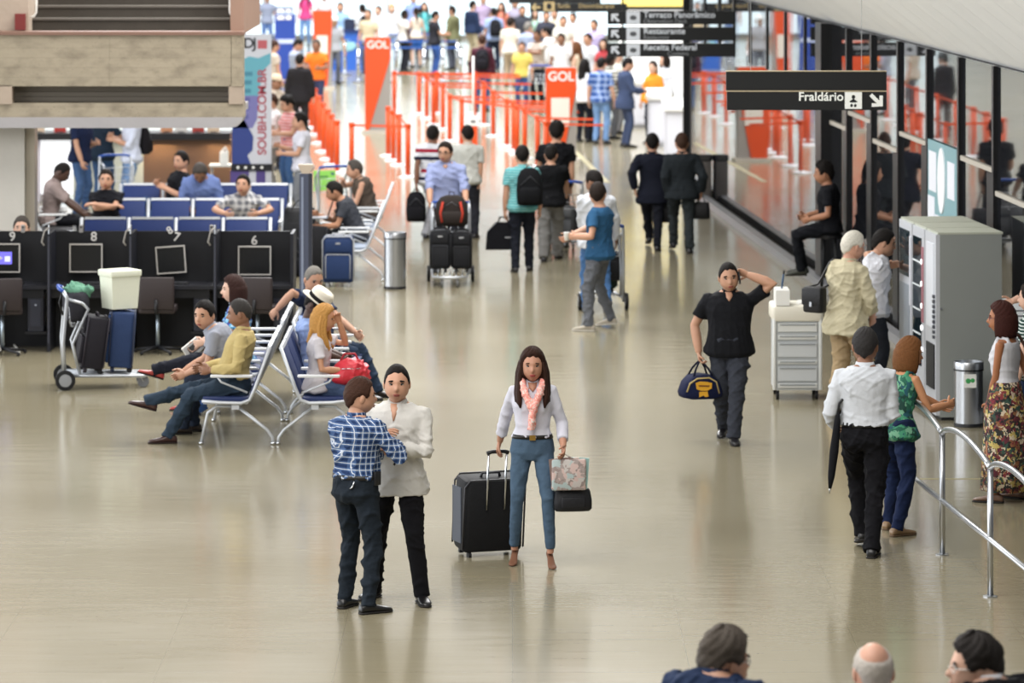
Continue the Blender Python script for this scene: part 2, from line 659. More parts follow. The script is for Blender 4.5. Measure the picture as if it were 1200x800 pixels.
def build_hand(mb, wrist, fdir, pal, s, side, curl=.55, lod=0, spread=.06):
    """fdir: along the hand, pal: palm normal (fingers curl towards it); side +1 right, -1 left"""
    f = fdir.normalized()
    n = (pal - f * pal.dot(f))
    n = n.normalized() if n.length > 1e-4 else f.orthogonal().normalized()
    a = f.cross(n) * side          # towards the thumb
    ns = 8 if lod == 0 else 5
    mb.loft([ering(wrist + f * (d * s), Matrix((a, n, f)).transposed(), w_ * s, t * s, 10, 2.6)
             for d, w_, t in ((-.015, .026, .020), (.012, .030, .019), (.04, .039, .017), (.075, .042, .015), (.095, .038, .011))], 0)
    lens = (.076, .085, .078, .060)
    for i, L in enumerate(lens):
        off = (.029 - .0193 * i)
        p = wrist + f * (.084 * s) + a * (off * s)
        d = (f + a * (spread * (1.5 - i) * .7)).normalized()
        pts, rad = [p - d * .01 * s, p], [.0098 * s, .0096 * s]
        ang = 0
        for q, fr in enumerate((.45, .30, .25)):
            ang += curl * (.75, 1.0, .8)[q]
            dd = d * math.cos(ang) + n * math.sin(ang)
            p = p + dd * (L * fr * s)
            pts.append(p)
            rad.append((.0088, .008, .0062)[q] * s)
        mb.tube(pts, rad, ns, 0)
    p = wrist + f * (.022 * s) + a * (.026 * s)
    d = (f * .62 + a * .68 + n * .35).normalized()
    p1 = p + d * (.045 * s)
    d2 = (f * .85 + a * (.30 - .35 * curl) + n * (.35 + .5 * curl)).normalized()
    p2 = p1 + d2 * (.032 * s)
    p3 = p2 + (d2 + n * .2).normalized() * (.024 * s)
    mb.tube([p - d * .012 * s, p, p1, p2, p3], [.013 * s, .0125 * s, .0108 * s, .0098 * s, .007 * s], ns, 0)
def build_shoe(pos, yaw, pitch, s, kind='shoe'):
    """pos = ankle ground point (below ankle, sole level incl. lift)"""
    mb, so = MB(), MB()
    M = Matrix.Rotation(yaw, 3, 'Z') @ Matrix.Rotation(pitch, 3, 'X')
    prof = [(-.075, .022, .045), (-.068, .034, .068), (-.03, .037, .088), (.02, .036, .086), (.06, .040, .066), (.11, .046, .052), (.155, .043, .043), (.185, .030, .034), (.198, .014, .022)]
    if kind == 'heel':
        prof = [(-.065, .018, .05), (-.05, .028, .06), (.0, .026, .04), (.06, .032, .034), (.11, .036, .028), (.15, .026, .022), (.165, .010, .016)]
    lift = .0 if kind != 'heel' else .0
    def ring(y, hw, h, z0):
        out = []
        for k in range(14):
            a = 2 * math.pi * k / 14
            x = hw * math.copysign(abs(math.cos(a)) ** .75, math.cos(a))
            z = math.sin(a)
            z = z0 + (h - z0) * (.5 + .5 * math.copysign(abs(z) ** .8, z))
            out.append(V((x, y, z)))
        return out
    T = lambda p: pos + M @ (p * s)
    if kind == 'heel':
        hz = lambda y: .07 * sst((.09 - y) / .13)
        mb.loft([[T(p + V((0, 0, hz(y)))) for p in ring(y, hw, h, .004)] for y, hw, h in prof])
        so.tube([T(V((0, -.055, .072))), T(V((0, -.05, .03))), T(V((0, -.048, 0)))], [.014 * s, .008 * s, .006 * s], 8)
        return mb, so
    mb.loft([[T(p) for p in ring(y, hw, h, .012)] for y, hw, h in prof])
    so.loft([[T(p) for p in ring(y * 1.015, hw * 1.06, .018, 0)] for y, hw, h in prof])
    return mb, so
SK = {'light': '#c8a08a', 'tan': '#b98d74', 'pale': '#d3ac97', 'brown': '#86604b', 'dark': '#4c362d', 'red': '#c4957f'}
HR = {'black': '#15110f', 'dark': '#211813', 'brown': '#3a241a', 'auburn': '#5d3a22', 'blonde': '#b8884a', 'grey': '#77736d', 'white': '#c6c2ba', 'greydark': '#45403c', 'redbrown': '#3b1d18'}
PEOPLE = []
def person(label, at, H=1.75, face=180, feet=None, hands=None, lean=0, tilt=0, twist=0, head=(0, 0, 0), sit=None,
           top=('tee', cloth('#888888')), bottom=('trousers', cloth('#222228')), shoes=('#17161a', 'shoe'), hair=('short', 'dark'),
           sk='tan', fem=False, lod=1, bulk=1.0, belly=0.0, elbows=(None, None), knees=(None, None), curl=(.55, .55), palms=(None, None),
           extras=(), group=None, vox=None, sub=None, hdirs=(None, None), fyaw=(8, 8), z0=0.0, wr=None, legw=1.0, neck=0.0):
    at = G(*at) if len(at) == 2 else V(at)
    fa = R_(face)
    RZ = Matrix.Rotation(fa, 3, 'Z')
    RI = RZ.transposed()
    s = H / 1.75
    bulk = bulk * (1.02 if fem else 1.06)
    vox = vox or (.0105, .017, .026)[lod]
    seed = len(PEOPLE) + 11
    root = thing('person', label, 'person', at, 0, group)
    PEOPLE.append(root)
    loc = lambda p: RI @ (V(p) - at)          # world -> local (forward +Y)
    # ---- feet
    F = []
    for i, sx in enumerate((1, -1)):
        if feet and feet[i] is not None:
            q = feet[i]
            if len(q) == 2:
                p, lift, pit = loc(G(*q)), 0, 0
            elif len(q) == 3:
                p, lift = loc(G(q[0], q[1])), q[2]
                pit = -min(1.0, lift * 4.2)
            else:                                  # ('w', x, y, z[, pitch]) in local metres
                p, lift = V((q[1], q[2], 0)), q[3]
                pit = q[4] if len(q) > 4 else 0
        else:
            p, lift, pit = V((sx * .11 * s, 0, 0)), 0, 0
        p.z = lift
        F.append((p, pit))
    heel = .07 if shoes and shoes[1] == 'heel' else 0
    ank = [p + V((0, 0, (.085 + heel * .9) * s)) for p, _ in F]
    # ---- pelvis
    if sit is not None:
        P = V((0, 0, sit + .105 * s))
    else:
        mid = (F[0][0] + F[1][0]) / 2
        P = V((mid.x * .6, mid.y * .75, (.935 + heel * .8) * s))
        for i, sx in enumerate((1, -1)):
            hx, hy = P.x + sx * .09 * s - ank[i].x, P.y - ank[i].y
            P.z = min(P.z, math.sqrt(max((.838 * s) ** 2 - hx * hx - hy * hy, .05)) + ank[i].z + .02 * s)
    # ---- spine
    tab = FEM if fem else MALE
    def spine(h):
        h = h * s
        n = 12
        p = P.copy()
        ang, tl = 0, 0
        if h < 0:
            return P + V((0, 0, h)), Matrix.Identity(3)
        for k in range(n):
            hh = h * (k + .5) / n
            f = min(1, hh / (.34 * s))
            ang, tl = R_(lean) * (.35 + .65 * f), R_(tilt) * f
            p = p + (Matrix.Rotation(tl, 3, 'Y') @ Matrix.Rotation(-ang, 3, 'X') @ V((0, 0, 1))) * (h / n)
        f = min(1, h / (.34 * s))
        M = Matrix.Rotation(tl, 3, 'Y') @ Matrix.Rotation(-ang, 3, 'X') @ Matrix.Rotation(R_(twist) * f, 3, 'Z')
        return p, M
    def rings(h0, h1, inf, hemflare=0.0, tabx=tab, step=None):
        out = []
        hs = [h for h, *_ in tabx if h0 < h < h1]
        hs = [h0] + hs + [h1]
        for h in hs:
            rx = np.interp(h, [q[0] for q in tabx], [q[1] for q in tabx])
            ry = np.interp(h, [q[0] for q in tabx], [q[2] for q in tabx])
            oy = np.interp(h, [q[0] for q in tabx], [q[3] for q in tabx])
            rx, ry = rx * bulk, ry * bulk
            b = belly * math.exp(-((h - .10) / .14) ** 2)
            ry += b * .55; oy += b * .6; rx += b * .35
            if hemflare and h < .06:
                fl = hemflare * min(1, (.06 - h) / .10)
                rx += fl; ry += fl * .7
            c, M = spine(h)
            out.append(ering(c + M @ V((0, oy * s, 0)), M, (rx + inf) * s, (ry + inf) * s))
        return out
    sh = []
    cS, MS = spine(.435)
    shw = (.156 if fem else .184) * (1 + (bulk - 1) * .6)
    for sx in (1, -1):
        sh.append(cS + MS @ V((sx * shw * s, -.010 * s, 0)))
    hip = [P + V((sx * .088 * s, 0, -.02 * s)) for sx in (1, -1)]
    # ---- arms
    la, lf = .285 * s, .255 * s
    ARM = []
    for i, sx in enumerate((1, -1)):
        q = hands[i] if hands else None
        if q is None:
            t = P + V((sx * .26 * bulk, .06, -.12)) * s
        elif len(q) == 3:
            t = loc(W(q[0], q[1], at.y + q[2]))
        else:
            t = V(q[1:4])
        pole = V(elbows[i]) if elbows[i] is not None else V((sx * .55, -1, -.25))
        e, wr_ = ik(sh[i], t, la, lf, pole)
        ARM.append((sh[i], e, wr_))
    LEG = []
    for i, sx in enumerate((1, -1)):
        pole = V(knees[i]) if knees[i] is not None else V((sx * .08, 1, .15 if sit is None else .6))
        k, a = ik(hip[i], ank[i], .428 * s, .418 * s, pole)
        LEG.append((hip[i], k, a))
    # ---- body (skin): slim under the clothes
    ar = (.040, .036, .038, .033, .025) if fem else (.048, .043, .043, .038, .028)
    ar = [a * (1 + (bulk - 1) * .8) for a in ar]
    skm = skin(SK.get(sk, sk))
    mb = MB()
    mb.loft(rings(-.12, .54, -.012))
    cN, MN = spine(.50)
    cB, MB_ = spine(.545)
    MH = Matrix.Rotation(R_(head[0]), 3, 'Z') @ Matrix.Rotation(R_(head[1]), 3, 'X') @ Matrix.Rotation(R_(head[2]), 3, 'Y')
    lf_ = min(1, max(-.3, lean / 60))
    hs = s * (1.13 if fem else 1.15)
    neck = neck - .014
    hc = cB + (MB_ @ V((0, .016 - neck * .5, .038 + neck))) * s + (MH @ V((0, .014, .088))) * s
    nr = .050 if fem else .061
    mb.tube([cN, cB + V((0, .004 * s, 0)), hc + MH @ V((0, -.022, -.03)) * s], [nr * 1.25 * s, nr * s, nr * .98 * s], 14)
    for i in range(2):
        a, e, wv = ARM[i]
        ro = MS @ V(((1, -1)[i] * .03, 0, 0)) * s
        mb.tube([a - ro, a, a.lerp(e, .5), e, e.lerp(wv, .3), wv.lerp(e, .25), wv + (wv - e).normalized() * .012 * s], [x * s for x in (ar[0] * .9, ar[0], ar[1], ar[1] * .92, ar[2], ar[3], ar[4])], 12)
        h, k, an = LEG[i]
        lr = (.070, .066, .048, .050, .030)
        mb.tube([h, h.lerp(k, .4), k, k.lerp(an, .3), an, an + V((0, 0, -.04 * s))], [x * s for x in (lr[0], lr[1], lr[2], lr[3], lr[4], lr[4])], 12)
    body = remesh(mb, vox, 3)
    bm_ = MB()
    build_head(bm_, MH, hc, hs, fem, lod)
    for i, sx in enumerate((1, -1)):
        a, e, wv = ARM[i]
        fd = (wv - e).normalized()
        if hdirs[i] is not None:
            fd = V(hdirs[i]).normalized()
        pal = V(palms[i]) if palms[i] is not None else V((-sx * .9, .25, 0))
        build_hand(bm_, wv, fd, pal, s * (.93 if fem else 1.0), sx, curl[i], lod)
    for ex in extras:
        if ex[0] == 'vneck':      # open collar: skin shows down the chest
            d = ex[1]
            pts = []
            for h, wd in ((.515, .040), (.47, .036 * .8), (.515 - d, .004)):
                c, M = spine(h)
                ry = np.interp(h, [q[0] for q in tab], [q[2] for q in tab]) * bulk
                oy = np.interp(h, [q[0] for q in tab], [q[3] for q in tab])
                yy = (oy + ry + (.030 if h < .5 else .016)) * s
                pts.append([c + M @ V((-wd * s, yy - .012 * s, 0)), c + M @ V((-wd * .5 * s, yy - .002 * s, 0)), c + M @ V((0, yy, 0)), c + M @ V((wd * .5 * s, yy - .002 * s, 0)), c + M @ V((wd * s, yy - .012 * s, 0)),
                            c + M @ V((wd * s, yy - .05 * s, 0)), c + M @ V((-wd * s, yy - .05 * s, 0))])
            bm_.loft(pts, 0)
    m2 = bm_.mesh()
    bm = bmesh.new()
    bm.from_mesh(body)
    bm.from_mesh(m2)
    bpy.data.meshes.remove(m2)
    body.materials.clear()
    lip = '#8d4a40' if not fem else '#96403c'
    if sk == 'dark': lip = '#4a2823'
    if sk == 'brown': lip = '#6a3a30'
    hk, hcv = hair[:2] if hair else ('short', 'dark')
    for m in (skm, EYEW, DARK, mat(lip, .45), hairm(HR.get(hcv, hcv))):
        body.materials.append(m)
    bm.to_mesh(body)
    bm.free()
    def put(me, name, m, smooth=True):
        me.transform(RZ.to_4x4())
        me.materials.clear() if name != 'body' else None
        if name != 'body':
            me.materials.append(m)
        return link(name, me, root, smooth)
    put(body, 'body', None)
    wr = wr if wr is not None else (.011 if lod == 0 else .012)
    # ---- bottom
    kb, mbot = bottom[0], bottom[1]
    if kb in ('trousers', 'jeans', 'shorts', 'slim', 'capri', 'wide'):
        b = MB()
        b.loft(rings(-.12, .085, .012))
        tr = {'trousers': (.094, .088, .070, .066, .060, .062), 'jeans': (.092, .086, .066, .062, .054, .056), 'slim': (.086, .080, .055, .054, .041, .041),
              'shorts': (.100, .100, .090, .09, .09, .09), 'capri': (.092, .086, .066, .064, .060, .060), 'wide': (.098, .096, .084, .08, .076, .078)}[kb]
        tr = [x * (1 + (bulk - 1) * .5) * legw for x in tr]
        for i in range(2):
            h, k, an = LEG[i]
            b.ell(P + V(((1, -1)[i] * .075 * s, -.045 * s, -.05 * s)), (.085 * s * bulk, .085 * s, .10 * s), 12, 8)
            dn = (an - k).normalized()
            if kb == 'shorts':
                b.tube([h, h.lerp(k, .45), h.lerp(k, .9)], [x * s for x in tr[:3]], 14)
            elif kb == 'capri':
                b.tube([h, h.lerp(k, .45), k, k.lerp(an, .3), k.lerp(an, .72)], [x * s for x in tr[:5]], 14)
            else:
                b.tube([h, h.lerp(k, .45), k, k.lerp(an, .35), an - dn * .03 * s, an + dn * (.035 if heel == 0 else -.0) * s], [x * s for x in tr], 14)
        me = remesh(b, vox, 3)
        wrinkle(me, wr, seed, 26)
        put(me, {'shorts': 'shorts', 'jeans': 'jeans', 'slim': 'jeans'}.get(kb, 'trousers'), mbot)
    elif kb == 'skirt':
        b = MB()
        L = bottom[2]
        rr = rings(.0, .10, .012)
        hemz = P.z - L * s
        mid = (ank[0] + ank[1]) / 2
        out = []
        for t, wd in ((1, 1.25), (.66, 1.18), (.33, 1.12), (.12, 1.06)):
            c = P.lerp(V((mid.x, mid.y, 0)), 0)
            cz = P.z + (hemz - P.z) * t
            f = t * .7
            cc = V((P.x + (mid.x - P.x) * f, P.y + (mid.y - P.y) * f, cz))
            ring = []
            for k in range(40):
                a = 2 * math.pi * k / 40
                w_ = 1 + .07 * t * math.sin(a * 7)
                ring.append(cc + V((.172 * wd * w_ * math.cos(a), .150 * wd * w_ * math.sin(a), 0)) * s * bulk)
            out.append(ring)
        def r40(h):
            c, M = spine(h)
            rx = np.interp(h, [q[0] for q in tab], [q[1] for q in tab]) * bulk + .012
            ry = np.interp(h, [q[0] for q in tab], [q[2] for q in tab]) * bulk + .012
            return ering(c, M, rx * s, ry * s, 40)
        out += [r40(0), r40(.05), r40(.11)]
        b.loft(out)
        me = b.mesh()
        put(me, 'skirt', mbot)
    # ---- top
    kt, mt = top[0], top[1]
    opt = top[2] if len(top) > 2 else {}
    b = MB()
    tuck = opt.get('tuck', False)
    hem = {'tee': -.11, 'polo': -.11, 'shirt': -.11, 'long': -.11, 'jacket': -.20, 'tank': -.10, 'vest': -.16, 'roll': -.11}[kt]
    if tuck:
        hem = .055
    hem = opt.get('hem', hem)
    inf = {'jacket': .026, 'vest': .028, 'tank': .008}.get(kt, .017) + opt.get('fit', 0)
    ntop = .515 if kt != 'tank' else .455
    if hem < -.13:
        lowtab = [(hem - .01, tab[1][1] * 1.03, tab[1][2] * 1.08, tab[1][3])] + list(tab[1:])
    else:
        lowtab = tab
    if sit is not None and hem < -.08:
        hem = -.08
    b.loft(rings(hem, ntop, inf, opt.get('flare', .042) if not tuck else 0, lowtab))
    if fem and kt != 'jacket':
        for sx in (-1, 1):
            c, M = spine(.30)
            b.ell(c + M @ V((sx * .062 * s, .075 * s, 0)), (.062 * s, .055 * s, .062 * s), 12, 8)
    if kt == 'tank':
        for sx in (-1, 1):
            c, M = spine(.485)
            b.tube([spine(.40)[0] + spine(.40)[1] @ V((sx * .085, .08, 0)) * s, c + M @ V((sx * .085, .035, .012)) * s, c + M @ V((sx * .085, -.05, .0)) * s, spine(.40)[0] + spine(.40)[1] @ V((sx * .085, -.09, 0)) * s], .022 * s, 8)
    sl = {'tee': .62, 'polo': .66, 'shirt': .72, 'tank': 0, 'vest': 0.0}.get(kt, 2)
    if kt == 'roll':
        sl = 1.25
    if kt == 'vest' and opt.get('sleeve'):
        sl = 2
    sl = opt.get('sl', sl)
    ai = .012 + (.012 if kt == 'jacket' else 0)
    for i in range(2):
        if sl <= 0:
            continue
        a, e, wv = ARM[i]
        ro = MS @ V(((1, -1)[i] * .035, 0, -.004)) * s
        k = (1 + (bulk - 1) * .5)
        if sl <= 1:
            b.tube([a - ro, a, a.lerp(e, sl * .6), a.lerp(e, sl)], [(ar[0] + ai) * s, (ar[0] + ai + .004) * s, (ar[1] + ai + .008) * s, (ar[1] + ai + .014) * s], 14)
        else:
            q = min(1, sl - 1)
            end = e.lerp(wv, q * .96)
            b.tube([a - ro, a, a.lerp(e, .5), e, e.lerp(end, .5), end], [(ar[0] + ai) * s, (ar[0] + ai + .003) * s, (ar[1] + ai + .004) * s, (ar[1] + ai + .003) * s, (ar[2] + ai) * s, ((ar[4] if q > .9 else ar[3]) + ai + .004) * s], 14)
    me = remesh(b, vox, 3)
    wrinkle(me, wr * (.6 if kt in ('tank', 'polo') else 1.0), seed + 50, 24)
    nm = {'tee': 't_shirt', 'polo': 'polo_shirt', 'shirt': 'shirt', 'long': 'shirt', 'jacket': 'suit_jacket', 'tank': 'tank_top', 'vest': 'vest', 'roll': 'shirt'}[kt]
    put(me, nm, mt)
    # ---- collar
    if kt in ('polo', 'shirt', 'long', 'jacket', 'roll', 'vest') and not opt.get('nocollar'):
        b = MB()
        c0, M0 = spine(.492)
        c1, M1 = spine(.548)
        r0, r1 = (.080, .062) if not fem else (.068, .054)
        oa = ering(c0 + M0 @ V((0, -.004, 0)) * s, M0, r0 * s * 1.05, r0 * s * .98, 18, 2)
        ob = ering(c1 + M1 @ V((0, .004, -.004)) * s, M1, (r1 + .006) * s, (r1 + .008) * s, 18, 2)
        ib = ering(c1 + M1 @ V((0, .004, -.004)) * s, M1, (r1 - .002) * s, (r1) * s, 18, 2)
        # open at the front: dip
        def dip(ring, d):
            return [p - V((0, 0, d * s * max(0, math.sin(2 * math.pi * k / 18)) ** 3)) for k, p in enumerate(ring)]
        b.loft([oa, dip(ob, .025), dip(ib, .03), [p + V((0, 0, .004)) for p in oa]])
        me = b.mesh()
        put(me, 'collar', opt.get('collar', mt))
    # ---- belt
    for ex in extras:
        if ex[0] == 'belt':
            b = MB()
            c0, M0 = spine(.055); c1, M1 = spine(.088)
            g = lambda h, i2: ering(spine(h)[0] + spine(h)[1] @ V((0, np.interp(h, [q[0] for q in tab], [q[3] for q in tab]) * s, 0)), spine(h)[1],
                                    (np.interp(h, [q[0] for q in tab], [q[1] for q in tab]) * bulk + belly * .3 + i2) * s, (np.interp(h, [q[0] for q in tab], [q[2] for q in tab]) * bulk + belly * .5 + i2) * s, 24)
            b.loft([g(.056, .012), g(.056, .0185), g(.088, .0185), g(.088, .012)])
            put(b.mesh(), 'belt', ex[1])
            if len(ex) > 2:
                c, M = spine(.07)
                ry = np.interp(.07, [q[0] for q in tab], [q[2] for q in tab]) * bulk
                bb = MB().box(c + M @ V((0, ry + .024, 0)) * s, (.05 * s, .014 * s, .042 * s))
                put(bb.mesh(), 'belt_buckle', ex[2], False)
        if ex[0] == 'glasses':
            b = MB()
            for sx in (-1, 1):
                cc = V((sx * .033, surf_y(.033, 0) + .012, .001))
                pts = [hc + MH @ ((cc + V((.022 * math.cos(a), -.002 * math.cos(a) * sx * 2, .016 * math.sin(a)))) * hs) for a in [2 * math.pi * k / 12 for k in range(13)]]
                b.tube(pts, .0022 * s, 5)
                b.tube([hc + MH @ (V((sx * .054, surf_y(.033, 0) + .006, .004)) * hs), hc + MH @ (V((sx * .080, .02, .006)) * hs), hc + MH @ (V((sx * .083, -.02, .0)) * hs)], .0022 * s, 5)
            b.tube([hc + MH @ (V((-.011, surf_y(.0, .01) + .006, .004)) * hs), hc + MH @ (V((.011, surf_y(0, .01) + .006, .004)) * hs)], .002 * s, 5)
            put(b.mesh(), 'glasses', ex[1])
        if ex[0] == 'watch':
            a, e, wv = ARM[ex[1]]
            d = (wv - e).normalized()
            b = MB().tube([wv - d * .035 * s, wv - d * .015 * s], [.034 * s, .034 * s], 14)
            put(b.mesh(), 'wrist_watch', ex[2])
        if ex[0] == 'scarf':
            b = MB()
            c, M = spine(.50)
            T = lambda p: c + M @ (V(p) * s)
            b.tube([T((-.08, -.03, .04)), T((0, -.08, .05)), T((.08, -.03, .04)), T((.085, .06, .01)), T((.055, .13, -.08)), T((.015, .165, -.17)), T((-.015, .17, -.22))], [x * s for x in (.036, .04, .04, .044, .044, .042, .036)], 12, flat=.75)
            b.tube([T((-.08, -.03, .04)), T((-.085, .06, .01)), T((-.055, .13, -.08)), T((-.015, .165, -.17)), T((.0, .172, -.24)), T((.012, .165, -.36))], [x * s for x in (.04, .044, .044, .044, .044, .042)], 12, flat=.75)
            me = remesh(b, .008, 2)
            wrinkle(me, .008, 3, 60)
            put(me, 'scarf', ex[1])
        if ex[0] == 'tie_front':     # shirt and tie showing in an open jacket
            pass
        if ex[0] == 'fedora':
            b = MB()
            T = lambda p: hc + MH @ (V(p) * hs)
            tl = Matrix.Rotation(R_(-8), 3, 'X')
            def rg(r, z, e=1.12):
                return [hc + MH @ (tl @ V((r * math.cos(2 * math.pi * k / 28), r * e * math.sin(2 * math.pi * k / 28), z + (.012 * math.cos(4 * math.pi * k / 28) if r > .12 else 0))) * hs) for k in range(28)]
            b.loft([rg(.06, .045), rg(.145, .040), rg(.148, .046), rg(.096, .052), rg(.092, .12), rg(.078, .150), rg(.05, .150), rg(.02, .140)])
            put(b.mesh(), 'fedora_hat', ex[1])
            b = MB().loft([rg(.0975, .053), rg(.0995, .056), rg(.0965, .086), rg(.094, .088)])
            put(b.mesh(), 'hat_band', ex[2])
        if ex[0] == 'cap':
            b = MB()
            def cg(r, z):
                return [hc + MH @ (V((r * math.cos(2 * math.pi * k / 24), r * 1.22 * math.sin(2 * math.pi * k / 24), z)) * hs) for k in range(24)]
            b.loft([cg(.086, .03), cg(.088, .06), cg(.075, .105), cg(.045, .130), cg(.01, .137)])
            b.prism([(-.07, .06), (.07, .06), (.06, .15), (.03, .18), (-.03, .18), (-.06, .15)], .03, .042, 'z')
            nb = len(b.v) - 12
            b.v[nb:] = [tuple(hc + MH @ (V(p) * hs)) for p in b.v[nb:]]
            put(b.mesh(), 'cap', ex[1])
    # ---- hair
    if hair:
        h = build_hair(MH, hc, hs, hk, lod, seed, hair[2] if len(hair) > 2 else .3)
        put(h.mesh(), 'hair', hairm(HR.get(hcv, hcv)))
    # ---- shoes
    if shoes:
        for i, sx in enumerate((1, -1)):
            p, pit = F[i]
            h, k, an = LEG[i]
            pos = V((an.x, an.y, an.z - (.085 + heel * .9) * s))
            mbs, so = build_shoe(pos, R_(-sx * fyaw[i]), pit, s, shoes[1])
            me = mbs.mesh()
            sh_o = put(me, 'shoe', mat(shoes[0], .35 if shoes[1] == 'shoe' else .7, 0, .5, key='shoe_leather'))
            me = so.mesh()
            me.transform(RZ.to_4x4())
            me.materials.append(mat(shoes[2] if len(shoes) > 2 else '#1a1716', .7, key='sole'))
            link('sole' if heel == 0 else 'heel', me, sh_o, True)
    info = dict(root=root, hc=at + RZ @ hc, MH=RZ @ MH, hand=[at + RZ @ a[2] for a in ARM], elbow=[at + RZ @ a[1] for a in ARM], sh=[at + RZ @ a[0] for a in ARM],
                P=at + RZ @ P, at=at, RZ=RZ, s=s, spine=lambda h: (at + RZ @ spine(h)[0], RZ @ spine(h)[1]), put=put, knee=[at + RZ @ l[1] for l in LEG])
    # grip point: where the curled fingers meet
    gp = []
    for i in range(2):
        a, e, wv = ARM[i]
        fd = (wv - e).normalized() if hdirs[i] is None else V(hdirs[i]).normalized()
        gp.append(at + RZ @ (wv + fd * .085 * s))
    info['grip'] = gp
    return info
# ================================================================== THE SETTING
def floor_mat():
    m, nt, b = new_mat('polished_floor')
    x, y, z, o = _xyz(nt)
    n = nt.nodes.new('ShaderNodeTexNoise'); n.inputs['Scale'].default_value = .35; n.inputs['Detail'].default_value = 5
    nt.links.new(o, n.inputs['Vector'])
    n2 = nt.nodes.new('ShaderNodeTexNoise'); n2.inputs['Scale'].default_value = 40; n2.inputs['Detail'].default_value = 3
    nt.links.new(o, n2.inputs['Vector'])
    c = _mix(nt, n.outputs['Fac'], hexc('#857d66'), hexc('#9a927a'))
    c = _mix(nt, _math(nt, 'MULTIPLY', n2.outputs['Fac'], .25), c, hexc('#756e60'))
    jx = band(nt, x, 1.2, 0, .006)
    jy = band(nt, y, 1.2, 0, .012)
    c = _mix(nt, _math(nt, 'MULTIPLY', _math(nt, 'MAXIMUM', jx, jy), .22), c, hexc('#5f5846'))
    nt.links.new(c, b.inputs['Base Color'])
    r = _math(nt, 'ADD', _math(nt, 'MULTIPLY', n.outputs['Fac'], .10), .10)
    nt.links.new(r, b.inputs['Roughness'])
    b.inputs['Specular IOR Level'].default_value = .62
    # faint waviness of the polished slabs
    mp = nt.nodes.new('ShaderNodeMapping'); mp.inputs['Scale'].default_value = (.8, 3.0, 1)
    nt.links.new(o, mp.inputs['Vector'])
    n3 = nt.nodes.new('ShaderNodeTexNoise'); n3.inputs['Scale'].default_value = 1.6; n3.inputs['Detail'].default_value = 3
    nt.links.new(mp.outputs[0], n3.inputs['Vector'])
    bp = nt.nodes.new('ShaderNodeBump'); bp.inputs['Strength'].default_value = .12; bp.inputs['Distance'].default_value = .02
    nt.links.new(n3.outputs['Fac'], bp.inputs['Height'])
    nt.links.new(bp.outputs['Normal'], b.inputs['Normal'])
    return m
tag(MB().bbox((-30, 8, -.1), (14, 140, 0)).build('floor', floor_mat()), 'polished beige stone terminal floor', kind='structure')

# ---- far end: glowing panes added for bright windows and the pale-blue wall alike
def win_mat(col, st):
    return mat(col, .4, emit=col, estr=st, key='glowing_glass')
wf = tag(MB().bbox((-24, 137.6, 0), (8, 138, 22)).build('wall_far', mat('#a5a096', .8)), 'pale far wall of the hall', kind='structure')
wn = thing('window_1', 'wide glowing pale blue panes across the far end', None, (0, 137.5, 0))
del_keys = [k for k in ('category',) if k in wn]
tag(wn, kind='structure')
xs = [-24 + 2.0 * i for i in range(17)]
for i in range(16):
    if not (i == 99):
        MB().bbox((xs[i] + .05, -.03, .15), (xs[i + 1] - .05, 0, 6)).build('pane', win_mat('#d6e8f0', 1.2), wn)
    MB().bbox((xs[i] - .05, -.08, 0), (xs[i] + .05, .02, 6)).build('mullion', mat('#c9d3da', .5), wn)
# ---- left far side wall, pale
tag(MB().bbox((-16.4, 76, 0), (-16, 138, 9)).build('wall_left', mat('#e8ecef', .7)), 'pale side wall behind the queues', kind='structure')

# ---- right: dark reflecting glass wall
def wallX(Y):
    return 7.636 - .062 * Y
def glass_mat():
    m, nt, b = new_mat('dark_glass')
    b.inputs['Base Color'].default_value = (.012, .013, .016, 1)
    b.inputs['Roughness'].default_value = .02
    b.inputs['Specular IOR Level'].default_value = 1.0
    n = nt.nodes.new('ShaderNodeTexNoise'); n.inputs['Scale'].default_value = .7
    tc = nt.nodes.new('ShaderNodeTexCoord')
    nt.links.new(tc.outputs['Object'], n.inputs['Vector'])
    bp = nt.nodes.new('ShaderNodeBump'); bp.inputs['Strength'].default_value = .05; bp.inputs['Distance'].default_value = .02
    nt.links.new(n.outputs['Fac'], bp.inputs['Height'])
    nt.links.new(bp.outputs['Normal'], b.inputs['Normal'])
    return m
GLASS = glass_mat()
FRAME = mat('#17181b', .4, .3, key='black_frame')
SILL = mat('#b9b2a6', .5, key='pale_rail')
wr_ = thing('wall_right', 'dark reflecting glass wall with black mullions', None, (0, 0, 0))
tag(wr_, kind='structure')
ang = math.atan2(-.062, 1)     # rotation of the wall direction from +Y
RW = Matrix.Rotation(math.atan(.062), 3, 'Z')
def wall_box(name, y0, y1, d0, d1, z0, z1, m, parent):
    """box in wall coordinates: d = distance towards the hall (-X)"""
    mb = MB()
    def p(Y, d, z):
        return V((wallX(Y) - d, Y, z))
    vs = [p(Y, d, z) for Y in (y0, y1) for d in (d0, d1) for z in (z0, z1)]
    mb.add(vs, [(0, 1, 3, 2), (4, 6, 7, 5), (0, 4, 5, 1), (2, 3, 7, 6), (0, 2, 6, 4), (1, 5, 7, 3)])
    return mb.build(name, m, parent)
mull = [28.6 + 2.13 * i for i in range(22)]
